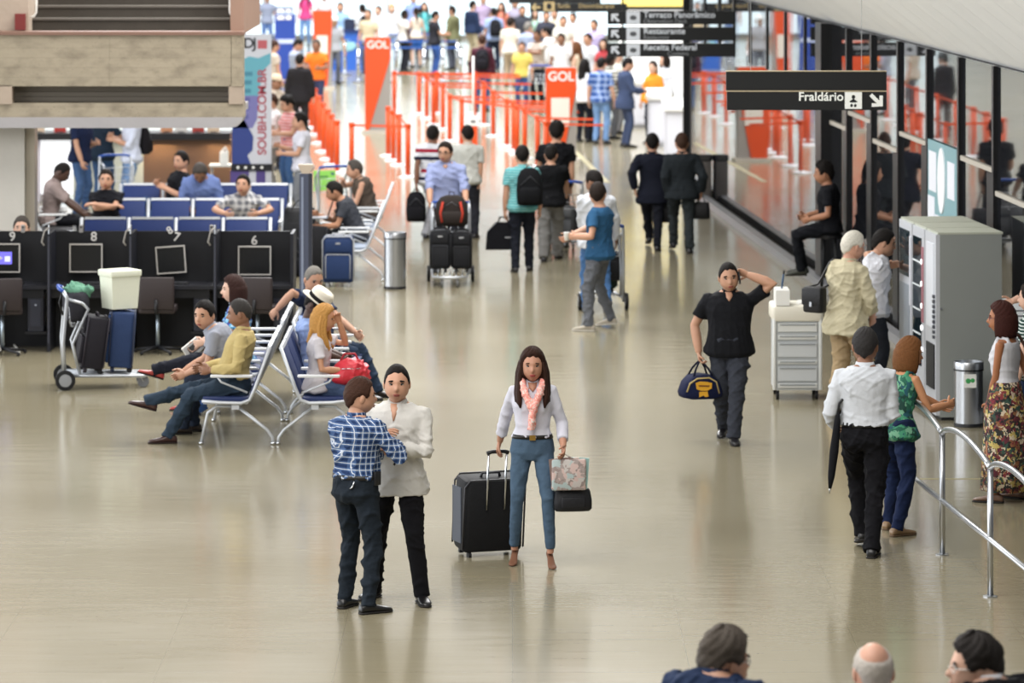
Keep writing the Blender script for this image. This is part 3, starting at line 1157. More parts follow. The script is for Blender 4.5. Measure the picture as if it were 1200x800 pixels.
for i, Y in enumerate(mull):
    wall_box('mullion', Y - .05, Y + .05, -.02, .04 if Y < 57 else .02, 0 if Y < 57 else 2.5, 3.42, FRAME, wr_)
    if abs(Y - 56.3) < 1.0:
        wall_box('door_post', Y - .5, Y + .05, 0, .14, 0, 3.42, FRAME, wr_)
    if i < len(mull) - 1:
        wall_box('pane', Y + (.05 if Y < 57 else .004), mull[i + 1] - (.05 if Y < 55 else .004), -.03, .0, 0.06, 3.42, GLASS, wr_)
        if Y < 55 and not 45.2 < Y < 46.4:
            zt = 2.35 if i % 2 else 2.13
            wall_box('transom', Y + .07, mull[i + 1] - .07, 0, .025, zt - .025, zt + .025, SILL, wr_)
            if Y > 40:
                wall_box('door_stile', Y + .07, Y + .40, 0, .03, .06, zt - .035, FRAME, wr_)
wall_box('trim_1', 28, 74.3, .10, .22, 0, .10, mat('#8f9094', .4, .4), None)['kind'] = 'structure'
wall_box('wall_back', 28, 74.3, -.25, -.06, 0, 3.42, mat('#101012', .6), None)['kind'] = 'structure'
# slanted white concrete soffit above the glass
sf = thing('ceiling', 'slanted white board-marked concrete soffit above the glass wall', None)
tag(sf, kind='structure')
SOF = mat('#ececea', .75, 0, .2, .06, 1.2, .25, 30, key='white_concrete')
Y = 27.0
while Y < 76:
    y1 = Y + 1.235
    mb = MB()
    vs = []
    for yy in (Y, y1):
        for d, z in ((-.1, 3.40), (3.1, 3.40 + 3.2 * .80), (3.1, 3.40 + 3.2 * .80 + .18), (-.1, 3.58)):
            vs.append(V((wallX(yy) - d, yy, z)))
    mb.add(vs, [(0, 1, 2, 3), (7, 6, 5, 4), (0, 4, 5, 1), (1, 5, 6, 2), (2, 6, 7, 3), (3, 7, 4, 0)])
    mb.build('panel', SOF, sf)
    Y += 1.25
# linear vent let into the soffit
wv_ = thing('air_vent', 'grey linear air vent let into the white soffit', 'vent')
for k in range(6):
    d = .62 + .07 * k
    yc = 60.5
    mb = MB()
    vs = []
    for yy in (yc - 2.2, yc + 1.6):
        for dd, zz in ((d, 0), (d + .035, 0), (d + .035, .012), (d, .012)):
            vs.append(V((wallX(yy) - dd, yy, 3.32 + (dd + .1) * .80 + .064 - zz + .0)))
    mb.add(vs, [(0, 1, 2, 3), (7, 6, 5, 4), (0, 4, 5, 1), (1, 5, 6, 2), (2, 6, 7, 3), (3, 7, 4, 0)])
    mb.build('slat', mat('#86888c', .5), wv_)
# black column where the glass wall ends
c = G(806, 213)
o = thing('column', 'slim black column with pale edge strip at the end of the glass wall', 'column', c)
MB().box((0, 0, 4), (.17, .17, 8)).build('shaft', FRAME, o)
MB().box((.13, 0, 4), (.09, .10, 8)).build('edge_strip', mat('#b9ad98', .5), o)
MB().box((.20, 0, 4), (.05, .12, 8)).build('outer_strip', FRAME, o)
# yellow floor lines
YEL = mat('#938b66', .5, key='yellow_tape')
a, b_ = G(1040, 561), G(1150, 561)
tag(MB().bbox((a.x, a.y - .025, 0), (b_.x, b_.y + .025, .002)).build('floor_line', YEL), 'thin yellow floor line near the stainless railing', 'floor line')
a, b_ = G(664, 168), G(712, 214)
d = (b_ - a).normalized(); n = V((-d.y, d.x, 0)) * .05
mb = MB(); mb.add([a + n, a - n, b_ - n, b_ + n, a + n + V((0, 0, .002)), a - n + V((0, 0, .002)), b_ - n + V((0, 0, .002)), b_ + n + V((0, 0, .002))], [(0, 1, 2, 3), (4, 7, 6, 5), (0, 4, 5, 1), (1, 5, 6, 2), (2, 6, 7, 3), (3, 7, 4, 0)])
tag(mb.build('floor_line', YEL), 'yellow floor line leading past the orange kiosk', 'floor line')
# ================================================================== PEOPLE
# ---- three men at the bottom edge
suit = cloth('#1d2a44'); black_suit = cloth('#121317')
person('man in navy suit and glasses, thick grey-brown hair', at=((832 - 600) * 20.6 / FPX, 20.6, 0), H=1.84, neck=-.09, lean=6, bulk=1.1, face=-35, head=(-25, 0, 0), top=('jacket', suit, {'collar': suit}), bottom=('trousers', suit), hair=('full', '#4b443d'), sk='tan', lod=0, extras=(('glasses', ALU),))
person('balding white-haired man in pale shirt, seen from behind', at=((1027 - 600) * 20.4 / FPX, 20.4, 0), H=1.775, neck=-.05, lean=4, face=4, top=('shirt', cloth('#c9cbd6')), bottom=('trousers', cloth('#33353c')), hair=('bald', '#b3aca4'), sk='red', lod=0)
person('dark-haired man in black suit and white-rimmed glasses', at=((1166 - 600) * 20.5 / FPX, 20.5, 0), H=1.83, neck=-.09, lean=6, bulk=1.1, face=45, head=(48, 2, 0), top=('jacket', black_suit, {'collar': cloth('#d8d8dc')}), bottom=('trousers', black_suit), hair=('full', '#231f1d'), sk='light', lod=0, extras=(('glasses', WHITEP),))
# ---- two men talking
pl = plaid('#4d658c', '#1d2f52', '#dfe4ea', .046)
A_ = person('man in blue plaid shirt and dark jeans talking with hand forward', at=(414, 716), H=1.72, face=-38, feet=((432, 719), (404, 712)), hands=((462, 521, .12), (452, 528, .25)), head=(-32, 0, 0), lean=1,
       top=('long', pl, {'tuck': True, 'sl': 1.9}), bottom=('jeans', denim('#1c232b')), shoes=('#121214', 'shoe'), hair=('short', 'brown'), sk='tan', lod=0, bulk=1.03, elbows=((.9, -.2, -.7), None), curl=(.35, .4),
       extras=(('belt', mat('#181614', .5)),), fyaw=(20, 15))
B_ = person('man in untucked white shirt and black trousers facing his companion', at=(466, 704), H=1.78, face=168, feet=((438, 700), (494, 707)), hands=((448, 512, -.20), (462, 524, -.22)), head=(12, 0, 0),
       top=('long', cloth('#bfbdb8'), {'hem': -.15}), bottom=('trousers', cloth('#101014')), shoes=('#0f0f11', 'shoe'), hair=('crop', 'black'), sk='tan', lod=0, extras=(('vneck', .12),), elbows=((.6, -.3, -.8), (-.8, -.3, -.8)), fyaw=(15, 25))
# ---- woman with suitcase
C_ = person('woman in white top and jeans with peach scarf, pulling a suitcase', at=(624, 661), H=1.66, face=180, feet=((603, 660), (645, 664)), hands=((582, 531, .30), (660, 523, -.18)), head=(0, -2, 0),
       top=('long', cloth('#c0c0cb', bump=.15), {'tuck': True, 'sl': 1.75}), bottom=('slim', denim('#435669')), shoes=('#6a442e', 'heel', '#4a2e1e'), hair=('long', '#2e1a12', .30), sk='#ad7f68', fem=True, lod=0,
       extras=(('vneck', .07), ('belt', mat('#14110f', .4), mat('#b08d4a', .3, .9)), ('scarf', print_fabric(['#e0857c', '#e6a89a', '#d8cfc8', '#e38e86'], 70))), elbows=((.25, -1, 0), (-.25, -1, -.2)), wr=.003)
# ---- man on the phone
D_ = person('man in black polo on the phone carrying a navy duffel bag', at=(856, 514), H=1.76, face=176, feet=((848, 511, .02), (860, 520)), hands=((819, 412, -.05), (877, 322, -.12)), head=(8, -6, 6),
       top=('polo', cloth('#15161a'), {'hem': -.10}), bottom=('trousers', cloth('#34373f')), shoes=('#131215', 'shoe'), hair=('crop', 'black'), sk='tan', lod=0, bulk=1.12, belly=.04, extras=(('vneck', .08),), elbows=((.7, -.5, 0), (-1, .2, -.5)), curl=(.9, .9))
# ---- right-hand group
E_ = person('man in white shirt and black trousers walking away with umbrella', at=(1010, 648), H=1.82, face=-6, feet=((1022, 653), (1010, 642, .05)), hands=(('l', .16, .24, 1.02), ('l', -.22, .20, .98)), elbows=((.35, -1, -.3), (-.35, -1, -.3)), head=(-4, 0, 0),
       top=('long', cloth('#c3c7cd'), {'tuck': True, 'fit': .006}), bottom=('trousers', cloth('#101014')), shoes=('#101012', 'shoe'), hair=('short', '#2d2b2b'), sk='brown', lod=0, extras=(('belt', mat('#121212', .4)),), curl=(.6, .9))
F_ = person('woman with auburn bob in green print top leaning on the railing', at=(1056, 626), H=1.63, face=-48, feet=((1052, 628), (1042, 620)), hands=((1110, 474, .15), (1100, 474, .35)), lean=14, head=(-25, -6, 0),
       top=('tank', print_fabric(['#1f5c48', '#123c33', '#3f8a68', '#1b4f5a', '#6da182'], 26)), bottom=('jeans', denim('#1c2745')), shoes=('#8e7355', 'shoe', '#6a5540'), hair=('bob', '#6b4526'), sk='#b9835f', fem=True, lod=0, bulk=1.05, elbows=((.3, -.2, -1), (-.3, -.2, -1)), curl=(.4, .4))
H_ = person('woman in white tank top and long patterned skirt with shoulder bag', at=(1176, 586), H=1.72, face=62, feet=((1192, 584), (1166, 589)), hands=((1215, 480, .1), (1158, 482, .0)), head=(15, 0, 0),
       top=('tank', cloth('#c6c6cb', bump=.1), {'tuck': True}), bottom=('skirt', print_fabric(['#2a2a26', '#7a2a34', '#b8a45e', '#2f4a3f', '#c9b9a0', '#5a2430', '#1e1c1e', '#8a5a3c'], 36), .84), shoes=('#6a5040', 'shoe'), hair=('bob', 'redbrown'), sk='#9c6645', fem=True, lod=0, bulk=1.08, extras=(('glasses', mat('#6a2530', .4)),))
I_ = person('white-haired man in beige vest with black shoulder bag', at=(993, 482), H=1.84, face=-50, feet=((1010, 484), (978, 485)), hands=((1022, 372, -.1), (1012, 360, .30)), head=(-12, -8, 0), lean=4,
       top=('vest', cloth('#b9b196'), {'sleeve': True, 'fit': .004, 'sl': 1.6, 'hem': -.17}), bottom=('wide', cloth('#a08b6c')), shoes=('#2a211b', 'shoe'), hair=('short', '#d0ccc0'), sk='red', lod=0, extras=(('glasses', ALU),), elbows=((1, -.5, -.4), (-1, -.3, -.4)))
J_ = person('man in white tee reaching out to the vending machine', at=(1024, 466), H=1.76, face=-85, hands=((1044, 296, .10), (1042, 312, .30)), head=(0, -12, 0), lean=6,
       top=('tee', cloth('#c8c9cf')), bottom=('trousers', cloth('#23262c')), hair=('short', 'black'), sk='tan', lod=0, curl=(.1, .3), palms=((0, 1, 0), None), hdirs=((0, .2, 1), None))
# ================================================================== FURNITURE AND PROPS
def rot3(rx=0, ry=0, rz=0):
    return (Matrix.Rotation(R_(rz), 3, 'Z') @ Matrix.Rotation(R_(ry), 3, 'Y') @ Matrix.Rotation(R_(rx), 3, 'X'))
# ---- concrete mezzanine stair, upper left
def conc_mat(c0, c1, dark):
    m, nt, b = new_mat('board_marked_concrete')
    x, y, z, o = _xyz(nt)
    def nz(scale, detail, st=(1, 1, 1)):
        mp = nt.nodes.new('ShaderNodeMapping'); mp.inputs['Scale'].default_value = st
        nt.links.new(o, mp.inputs['Vector'])
        n = nt.nodes.new('ShaderNodeTexNoise'); n.inputs['Scale'].default_value = scale; n.inputs['Detail'].default_value = detail
        nt.links.new(mp.outputs[0], n.inputs['Vector'])
        return n.outputs['Fac']
    c = _mix(nt, nz(2.5, 6), hexc(c0), hexc(c1))
    st = _math(nt, 'MULTIPLY', _math(nt, 'MINIMUM', _math(nt, 'MAXIMUM', _math(nt, 'MULTIPLY', _math(nt, 'SUBTRACT', nz(4, 8, (1, 1, 1.8)), .47), 4.0), 0.0), 1.0), .55)
    c = _mix(nt, st, c, hexc(dark))
    sp = _math(nt, 'MULTIPLY', _math(nt, 'GREATER_THAN', nz(38, 2), .68), .6)
    c = _mix(nt, sp, c, hexc(dark))
    c = _mix(nt, _math(nt, 'MULTIPLY', band(nt, z, .115, 0, .05), .35), c, hexc(dark))
    nt.links.new(c, b.inputs['Base Color'])
    b.inputs['Roughness'].default_value = .9
    bp = nt.nodes.new('ShaderNodeBump'); bp.inputs['Strength'].default_value = .4; bp.inputs['Distance'].default_value = .02
    nt.links.new(nz(14, 4), bp.inputs['Height'])
    nt.links.new(bp.outputs['Normal'], b.inputs['Normal'])
    return m
CONC = conc_mat('#8f8573', '#a69b87', '#645b4e')
CONC2 = mat('#a8998a', .85, 0, .2, .12, 3, .3, 14, key='concrete_brown')
CONCG = mat('#a19e9f', .8, 0, .2, .08, 3, .2, 14, key='concrete_grey')
def ZX(px): return (px - 600) / 100.0
def ZZ(py): return HC - (py + 150) / 100.0
mz = thing('concrete_staircase', 'board-marked concrete stair landing with dark steps on a grey column', 'staircase', (0, 50, 0))
XR = ZX(285)
for k in range(4):          # cast panels of the parapet, with fine joints
    x0, x1 = -9 + k * (XR - .14 + 9) / 4, -9 + (k + 1) * (XR - .14 + 9) / 4
    MB().bbox((x0 + .001, 0, ZZ(101)), (x1 - .001, .25, ZZ(41))).build('parapet_panel', CONC, mz)
MB().bbox((XR - .136, -.01, ZZ(101)), (XR, .25, ZZ(41))).build('parapet_panel', CONC, mz)
MB().bbox((-9, -.03, ZZ(41)), (XR + .01, .3, ZZ(37))).build('coping', mat('#7c5f52', .6), mz)
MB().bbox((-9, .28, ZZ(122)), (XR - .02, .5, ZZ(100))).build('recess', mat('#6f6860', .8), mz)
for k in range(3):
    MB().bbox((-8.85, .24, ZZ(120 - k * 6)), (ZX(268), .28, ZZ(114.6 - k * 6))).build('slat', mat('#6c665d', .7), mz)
MB().bbox((ZX(268), .0, ZZ(122)), (XR, .28, ZZ(100))).build('end_block', CONC2, mz)
MB().bbox((-9, 0, ZZ(122)), (ZX(14), .28, ZZ(100))).build('end_block', CONC2, mz)
MB().bbox((-9, .02, ZZ(137.5)), (XR, .5, ZZ(121))).build('lower_beam', CONC, mz)
poly = [(-9, ZZ(150)), (XR - .16, ZZ(150)), (XR - .07, ZZ(148)), (XR - .02, ZZ(143)), (XR, ZZ(137.5)), (-9, ZZ(137.5))]
MB().prism(poly, .0, .6).build('soffit_lip', CONCG, mz)
MB().bbox((-9, .5, ZZ(150)), (XR - .2, 4.2, ZZ(141))).build('slab', CONCG, mz)
for k in range(6):
    z1 = ZZ(37) + .12 + .14 * k
    MB().bbox((ZX(30), .7 + .3 * k, z1 - .14), (ZX(268), 1.02 + .3 * k, z1 - .012)).build('step', mat('#46413b', .8, 0, .2, .15, 6), mz)
    MB().bbox((ZX(30), .68 + .3 * k, z1 - .012), (ZX(268), 1.02 + .3 * k, z1 + .012)).build('tread', mat('#59534c', .7), mz)
MB().bbox((-9, .3, ZZ(41)), (ZX(30), 3.5, ZZ(-40))).build('side_wall', CONC2, mz)
MB().bbox((ZX(268), .3, ZZ(41)), (XR - .01, 3.5, ZZ(-40))).build('side_wall', mat('#94796a', .8, 0, .2, .1, 4), mz)
MB().bbox((ZX(15), .2, ZZ(36)), (ZX(27), .3, ZZ(17))).build('red_block', mat('#702a28', .7), mz)
for px in (37, 266):
    MB().tube([(ZX(px), .5, ZZ(-30)), (ZX(px), .5, ZZ(16)), (ZX(px) + (-.03 if px < 100 else .03), .5, ZZ(21)), (ZX(px) + (-.07 if px < 100 else .05), .5, ZZ(22))], .014, 8).build('handrail', WHITEP, mz, True)
MB().bbox((-9, .5, 0), (ZX(23), 1.1, ZZ(150))).build('column', mat('#c6c3bc', .85, 0, .2, .08, 3, .25, 12), mz)
MB().bbox((ZX(23.5), .6, 0), (ZX(34), .9, ZZ(150))).build('steel_cladding', mat('#b9b2a4', .35, .5), mz)
# black bollard beside the column
o = thing('queue_bollard', 'black bollard post beside the concrete column', 'bollard', W(35, 270, 52.5) * V((1, 1, 0)) if False else V((W(35, 0, 52.5).x, 52.5, 0)))
MB().lathe([(.10, 0), (.10, .02), (.035, .04), (.035, 1.78), (.042, 1.80), (.042, 1.86), (.02, 1.89)], n=16).build('post', BLACKP, o, 'auto')
MB().lathe([(.16, 0), (.16, .02), (.12, .03)], n=20).build('base', BLACKP, o, 'auto')

# ---- café counter in the background
ct = thing('bar_counter', 'brown bar counter with warm lights under its black lip', 'counter', (0, 70, 0))
KX = lambda px: (px - 600) * 70 / FPX
KZ = lambda py: HC - (py + 150) * 70 / FPX
MB().bbox((KX(-60), -.25, KZ(163)), (KX(271), .6, KZ(155))).build('lip', mat('#1a1a1e', .4), ct)
MB().bbox((KX(168), 0, 0), (KX(271), .5, KZ(163))).build('front_panel', mat('#6e5342', .7), ct)
MB().bbox((KX(-60), 0, 0), (KX(47), .5, KZ(163))).build('front_panel', mat('#c9c2c8', .6), ct)
MB().bbox((KX(86), 0, 0), (KX(168), .5, KZ(163))).build('front_panel', mat('#c4c6b8', .6), ct)
MB().bbox((KX(48), -.02, .12), (KX(86), .5, KZ(164))).build('lightbox', mat('#f2f3f5', .5, emit='#f2f5fa', estr=.9), ct)
for px in (186, 262):
    l = area_light('counter_lamp', (KX(px), 69.86, KZ(163) - .01), (.5, .06), 9, (1, .72, .35), (R_(-25), 0, 0))
cols = ['#d9c0a5', '#b53c36', '#e6e2da', '#c98f6a', '#d7d2cc', '#a84038']
for i, px in enumerate((45, 70, 110, 195, 212, 232, 250)):
    t = thing('menu_card', 'small %s card standing on the bar counter, %s' % (['beige', 'red', 'white', 'tan', 'grey', 'crimson'][i % 6], 'near the white lightbox' if px < 150 else 'near the tall banner'), 'menu card', (KX(px), 70.05, KZ(155)), 0, 'menu cards on the bar counter')
    MB().rbox((0, 0, .10), (.20, .02, .20), .008).build('card', mat(cols[i % 6], .6), t)
    MB().bbox((-.05, -.025, 0), (.05, .035, .012)).build('foot', BLACKP, t)
t = thing('napkin_box', 'white napkin box on the ledge beside the tall banner', 'napkin box', (KX(266), 69.3, .66))
MB().rbox((0, 0, .10), (.14, .12, .2), .02).build('box', WHITEP, t, True)
MB().tube([(-.04, 0, .2), (.02, 0, .27), (.05, 0, .2)], .02, 8).build('napkin', WHITEP, t, True)
t = thing('ledge_table', 'narrow white ledge table beside the banner', 'table', (KX(264), 69.3, 0))
MB().rbox((0, 0, .64), (.42, .34, .04), .03).build('table_top', WHITEP, t, 'auto')
for sx in (-1, 1):
    for sy in (-1, 1):
        MB().cyl((sx * .17, sy * .12, 0), (sx * .17, sy * .12, .62), .014, n=8).build('leg', ALU, t, True)

# ---- tall banner
bn = thing('advertising_banner', 'tall grey and blue advertising banner with red vertical lettering', 'banner', (0, 66, 0))
BX = lambda px: (px - 600) * 66 / FPX
BZ = lambda py: HC - (py + 150) * 66 / FPX
MB().bbox((BX(272), 0, BZ(192)), (BX(318), .06, BZ(40))).build('panel', mat('#b9bbc2', .5), bn)
MB().bbox((BX(271), -.03, BZ(200)), (BX(319), .1, BZ(192))).build('icon_strip', mat('#121318', .5), bn)
MB().bbox((BX(270), 0, .04), (BX(318), .06, BZ(200))).build('lower_panel', mat('#b4b6be', .5), bn)
MB().bbox((BX(268), -.12, 0), (BX(320), .2, .04)).build('base', BLACKP, bn)
for k, px in enumerate((279, 288, 297, 307)):
    MB().lathe([(.022, 0), (.022, .008)], (BX(px), -.03, BZ(196)), 10, rot=rot3(90)).build('icon', WHITEP, bn)
# printed shapes: thin sheets on the panel
TEAL = mat('#5c9aa8', .5); PURP = mat('#4a3d78', .5); NAVY = mat('#2a3a78', .5); MAUV = mat('#6c6a9c', .5)
def sheet(pts, m, d=.004, name='print'):
    return MB().prism([(BX(a), BZ(b)) for a, b in pts], -d, 0).build(name, m, bn)
sheet([(272, 70), (280, 72), (292, 66), (303, 68), (317, 62), (317, 74), (309, 82), (305, 100), (303, 112), (272, 112)], TEAL)
sheet([(272, 112), (303, 112), (301, 140), (296, 150), (272, 150)], MAUV)
sheet([(272, 150), (285, 138), (297, 160), (296, 176), (290, 182), (294, 192), (272, 192)], NAVY)
sheet([(270, 200), (292, 200), (290, 236), (282, 240), (270, 240)], PURP)
sheet([(300, 200), (311, 200), (311, 216), (300, 216)], PURP)
text_mesh('SOUBH.COM.BR', .185, mat('#9c3f4c', .5), bn, (BX(307.5), -.006, BZ(131)), (math.pi / 2, -math.pi / 2, 0), bold=True, spacing=1.0)
text_mesh('D', .22, mat('#1a1b20', .5), bn, (BX(291.5), -.006, BZ(51)), FRONT, bold=True)
text_mesh('J', .22, mat('#1a1b20', .5), bn, (BX(298.5), -.006, BZ(51)), FRONT, bold=True)
sheet([(302, 47), (313, 47), (313, 57), (302, 57)], mat('#a8545a', .5))
for i in range(6):
    sheet([(276, 84 + i * 10), (296 - i, 84 + i * 10), (296 - i, 89 + i * 10), (276, 89 + i * 10)], mat('#41798c' if i < 3 else '#57588c', .5), .006, 'print_line')

# ---- internet booths
BLK = mat('#101116', .5, 0, .35, .15, 6, key='black_laminate')
BLK2 = mat('#171922', .45, 0, .4, key='black_laminate_edge')
D = [-6.17, -5.23, -4.31, -3.36, -2.46]
def monitor(lab, px, py, w_, h_, roll=0, lit=None, yaw=0):
    p = W(px, py, 48.42)
    t = thing('computer_monitor', lab, 'monitor', p)
    t.rotation_euler = (0, R_(roll), R_(yaw))
    MB().rbox((0, 0, 0), (w_, .05, h_), .012, rot=None).build('case', BLACKP, t, 'auto')
    fr = MB()
    b = .014
    for x0, x1, z0, z1 in ((-w_ / 2, w_ / 2, h_ / 2 - b, h_ / 2), (-w_ / 2, w_ / 2, -h_ / 2, -h_ / 2 + b), (-w_ / 2, -w_ / 2 + b, -h_ / 2 + b, h_ / 2 - b), (w_ / 2 - b, w_ / 2, -h_ / 2 + b, h_ / 2 - b)):
        fr.bbox((x0, -.036, z0), (x1, -.022, z1))
    fr.build('bezel', mat('#b9b5b0', .45), t)
    MB().bbox((-w_ / 2 + b, -.030, -h_ / 2 + b), (w_ / 2 - b, -.024, h_ / 2 - b)).build('screen', mat('#191a1c', .25), t)
    if lit:
        MB().bbox((-.10, -.033, -.07), (.10, -.030, .07)).build('screen_image', mat('#6a62d8', .4, emit='#7d78ea', estr=.9), t)
        MB().prism([(-.05, -.03), (.0, 0), (-.05, .03)], -.035, -.033).build('play_symbol', WHITEP, t)
        MB().bbox((.02, -.035, -.04), (.08, -.033, .02)).build('screen_image', mat('#cfd4ff', .4, emit='#d9dcff', estr=.9), t)
    MB().cyl((0, .02, 0), (0, .16, 0), .03, n=12).build('mount', BLACKP, t)
    return t
BN = ['with the lit purple monitor', 'behind the luggage trolley', 'with the crooked monitor', 'behind the woman in blue floral top']
for k, num in enumerate('9876'):
    bw = BN[k]
    x0, x1 = D[k], D[k + 1]
    o = thing('internet_booth', 'black internet booth bay ' + bw, 'booth', ((x0 + x1) / 2, 48, 0), 0, 'internet booths in a row')
    w2 = (x1 - x0) / 2
    MB().bbox((-w2 + .02, .60, 0), (w2 - .02, .64, 1.31)).build('back_panel', BLK, o)
    MB().bbox((-w2, 0, 0), (-w2 + .035, .64, 1.33)).build('side_panel', BLK2, o)
    if k == 3:
        MB().bbox((w2 - .035, 0, 0), (w2, .64, 1.33)).build('side_panel', BLK2, o)
    MB().bbox((-w2 + .035, .06, .70), (w2 - (.035 if k == 3 else 0), .60, .74)).build('desk', mat('#1d1e25', .4), o)
    MB().bbox((-w2 + .035, .10, .60), (w2 - .05, .12, .70)).build('apron', BLK, o)
    MB().bbox((-w2 + .008, -.012, .1), (-w2 + .026, 0, 1.3)).build('edge_strip', mat('#3b3d48', .4), o)
    MB().cyl((-w2 + .02, .02, 1.33), (-w2 + .02, .02, 1.43), .012, n=8).build('hook_post', STEEL, o)
    MB().tube([(-w2 + .02, .02, 1.40), (-w2 - .03, -.01, 1.36), (-w2 - .06, -.02, 1.24), (-w2 - .03, -.02, 1.20)], .010, 6).build('headset_cord', mat('#8d8984', .5), o, True)
    # tower under the desk
    tw = thing('computer_tower', 'dark computer tower in the booth ' + bw, 'computer', ((x0 + x1) / 2 + w2 - .14, 48.30, .22))
    MB().rbox((0, 0, .22), (.18, .38, .44), .01).build('case', mat('#22242e', .45), tw)
    MB().bbox((-.06, -.20, .06), (.06, -.19, .36)).build('front_panel', mat('#2c2f3b', .4), tw)
    MB().cyl((.0, -.20, .30), (.0, -.206, .30), .012, n=10).build('power_button', mat('#9aa0b0', .3), tw)
    sh_ = MB().bbox((w2 - .26, .10, .19), (w2 - .02, .55, .22)).build('tower_shelf', BLK, o)
    # keyboard
    kb = thing('computer_keyboard', 'black keyboard in the booth ' + bw, 'keyboard', ((x0 + x1) / 2 - .02, 48.26, .74))
    MB().rbox((0, 0, .010), (.40, .14, .02), .006).build('case', BLACKP, kb)
    for r in range(4):
        MB().bbox((-.18, -.055 + r * .03, .02), (.18, -.033 + r * .03, .026)).build('key_row', mat('#2a2b30', .5), kb)
NUM = mat('#c9c6c2', .5)
for (num, px, py, rl), bw in zip((('9', 14.5, 277.5, 0), ('8', 110, 277.5, 0), ('7', 207, 278, 14), ('6', 298, 282, 0)), BN):
    p = W(px, py, 48.59)
    t = tag(text_mesh(num, .145, NUM, None, p, (math.pi / 2, R_(rl), 0), 'booth_number', .006, bold=True), 'pale numeral %s on top of the booth %s' % ({'9': 'nine', '8': 'eight', '7': 'seven', '6': 'six'}[num], bw), 'number sign')
p = W(199, 270, 48.59)
tag(text_mesh('8', .12, NUM, None, p, (math.pi / 2, R_(-35), 0), 'booth_number', .006, bold=True), 'loose tilted pale numeral hanging above the crooked monitor', 'number sign')
for bw, px in ((BN[0], 27), (BN[1], 95), (BN[3], 248)):
    p = W(px, 268, 48.60)
    t = thing('booth_webcam', 'small grey webcam on top of the booth ' + bw, 'webcam', p)
    MB().rbox((0, 0, 0), (.045, .04, .09), .012).build('body', mat('#8d8a88', .5), t)
    MB().cyl((0, -.02, .02), (0, -.026, .02), .012, n=10).build('lens', BLACKP, t)
monitor('lit computer monitor with purple picture in booth 9', 4, 302, .385, .33, 0, True)
monitor('switched-off monitor above the luggage trolley in booth 8', 101, 302, .375, .325)
monitor('crooked switched-off monitor in booth 7', 200.5, 304, .335, .31, -4)
monitor('switched-off monitor behind the seated woman in booth 6', 298.5, 305, .375, .33)
# swivel chairs
def swivel():
    t = thing('swivel_chair', 'x', 'chair')
    L = mat('#2e2627', .55, key='dark_leatherette')
    MB().rbox((0, -.20, .69), (.40, .06, .36), .03).build('backrest', L, t, 'auto')
    MB().rbox((0, .02, .50), (.42, .42, .08), .05).build('seat', L, t, 'auto')
    MB().tube([(0, .0, .46), (0, -.24, .47), (0, -.245, .62)], .018, 8).build('back_bracket', BLACKP, t, True)
    MB().cyl((0, 0, .06), (0, 0, .47), .022, n=12).build('gas_column', mat('#9aa6b0', .3, .8), t, True)
    for k in range(5):
        a = 2 * math.pi * k / 5 + .3
        MB().tube([(0, 0, .07), (.27 * math.cos(a), .27 * math.sin(a), .035)], [.022, .014], 8).build('base_arm', BLACKP, t, True)
        MB().ell((.27 * math.cos(a), .27 * math.sin(a), .022), (.022, .022, .022), 8, 6).build('castor', RUBBER, t, True)
    return t
sc0 = swivel()
sc0['label'] = 'dark swivel chair in front of booth 7'
sc0.location = (W(185, 0, 47.9).x, 47.9, 0)
dup(sc0, (W(3, 0, 47.75).x, 47.75, 0), R_(12), 'dark swivel chair in front of the lit monitor of booth 9')
dup(sc0, (W(302, 0, 47.9).x, 47.9, 0), R_(-6), 'dark swivel chair behind the woman in blue floral top')
t = thing('cable', 'white cable looped on the floor below booth 9', 'cable', (0, 0, 0))
MB().tube([W(-6, 380, 47.6) * V((1, 1, 0)) + V((0, 0, .30)), W(0, 0, 47.6) * V((1, 1, 0)) + V((0, 0, .06)), G(6, 404) + V((0, 0, .02)), G(16, 405) + V((0, 0, .015)), G(23, 413) + V((0, 0, .012))], .012, 8).build('cord', WHITEP, t, True)
# grey-blue post at the end of the booths
o = thing('steel_post', 'slate-blue square steel post with pale cap beside the booths', 'post', (W(358, 0, 47.6).x, 47.6, 0))
MB().bbox((-.065, -.05, 0), (.035, .05, 2.04)).build('shaft', mat('#4a5062', .45, .2), o)
MB().bbox((.035, -.05, 0), (.075, .05, 2.04)).build('side_strip', mat('#2b2e39', .45), o)
MB().bbox((-.045, -.056, .02), (-.02, -.05, 2.0)).build('light_strip', mat('#7d869a', .4), o)
MB().prism([(-.035, 2.04), (.045, 2.04), (.09, 2.12), (.09, 2.14), (-.08, 2.14), (-.08, 2.12)], -.05, .05).build('cap', mat('#b2a493', .6), o)
MB().bbox((-.11, -.10, 0), (.12, .10, .012)).build('base_plate', STEEL, o)

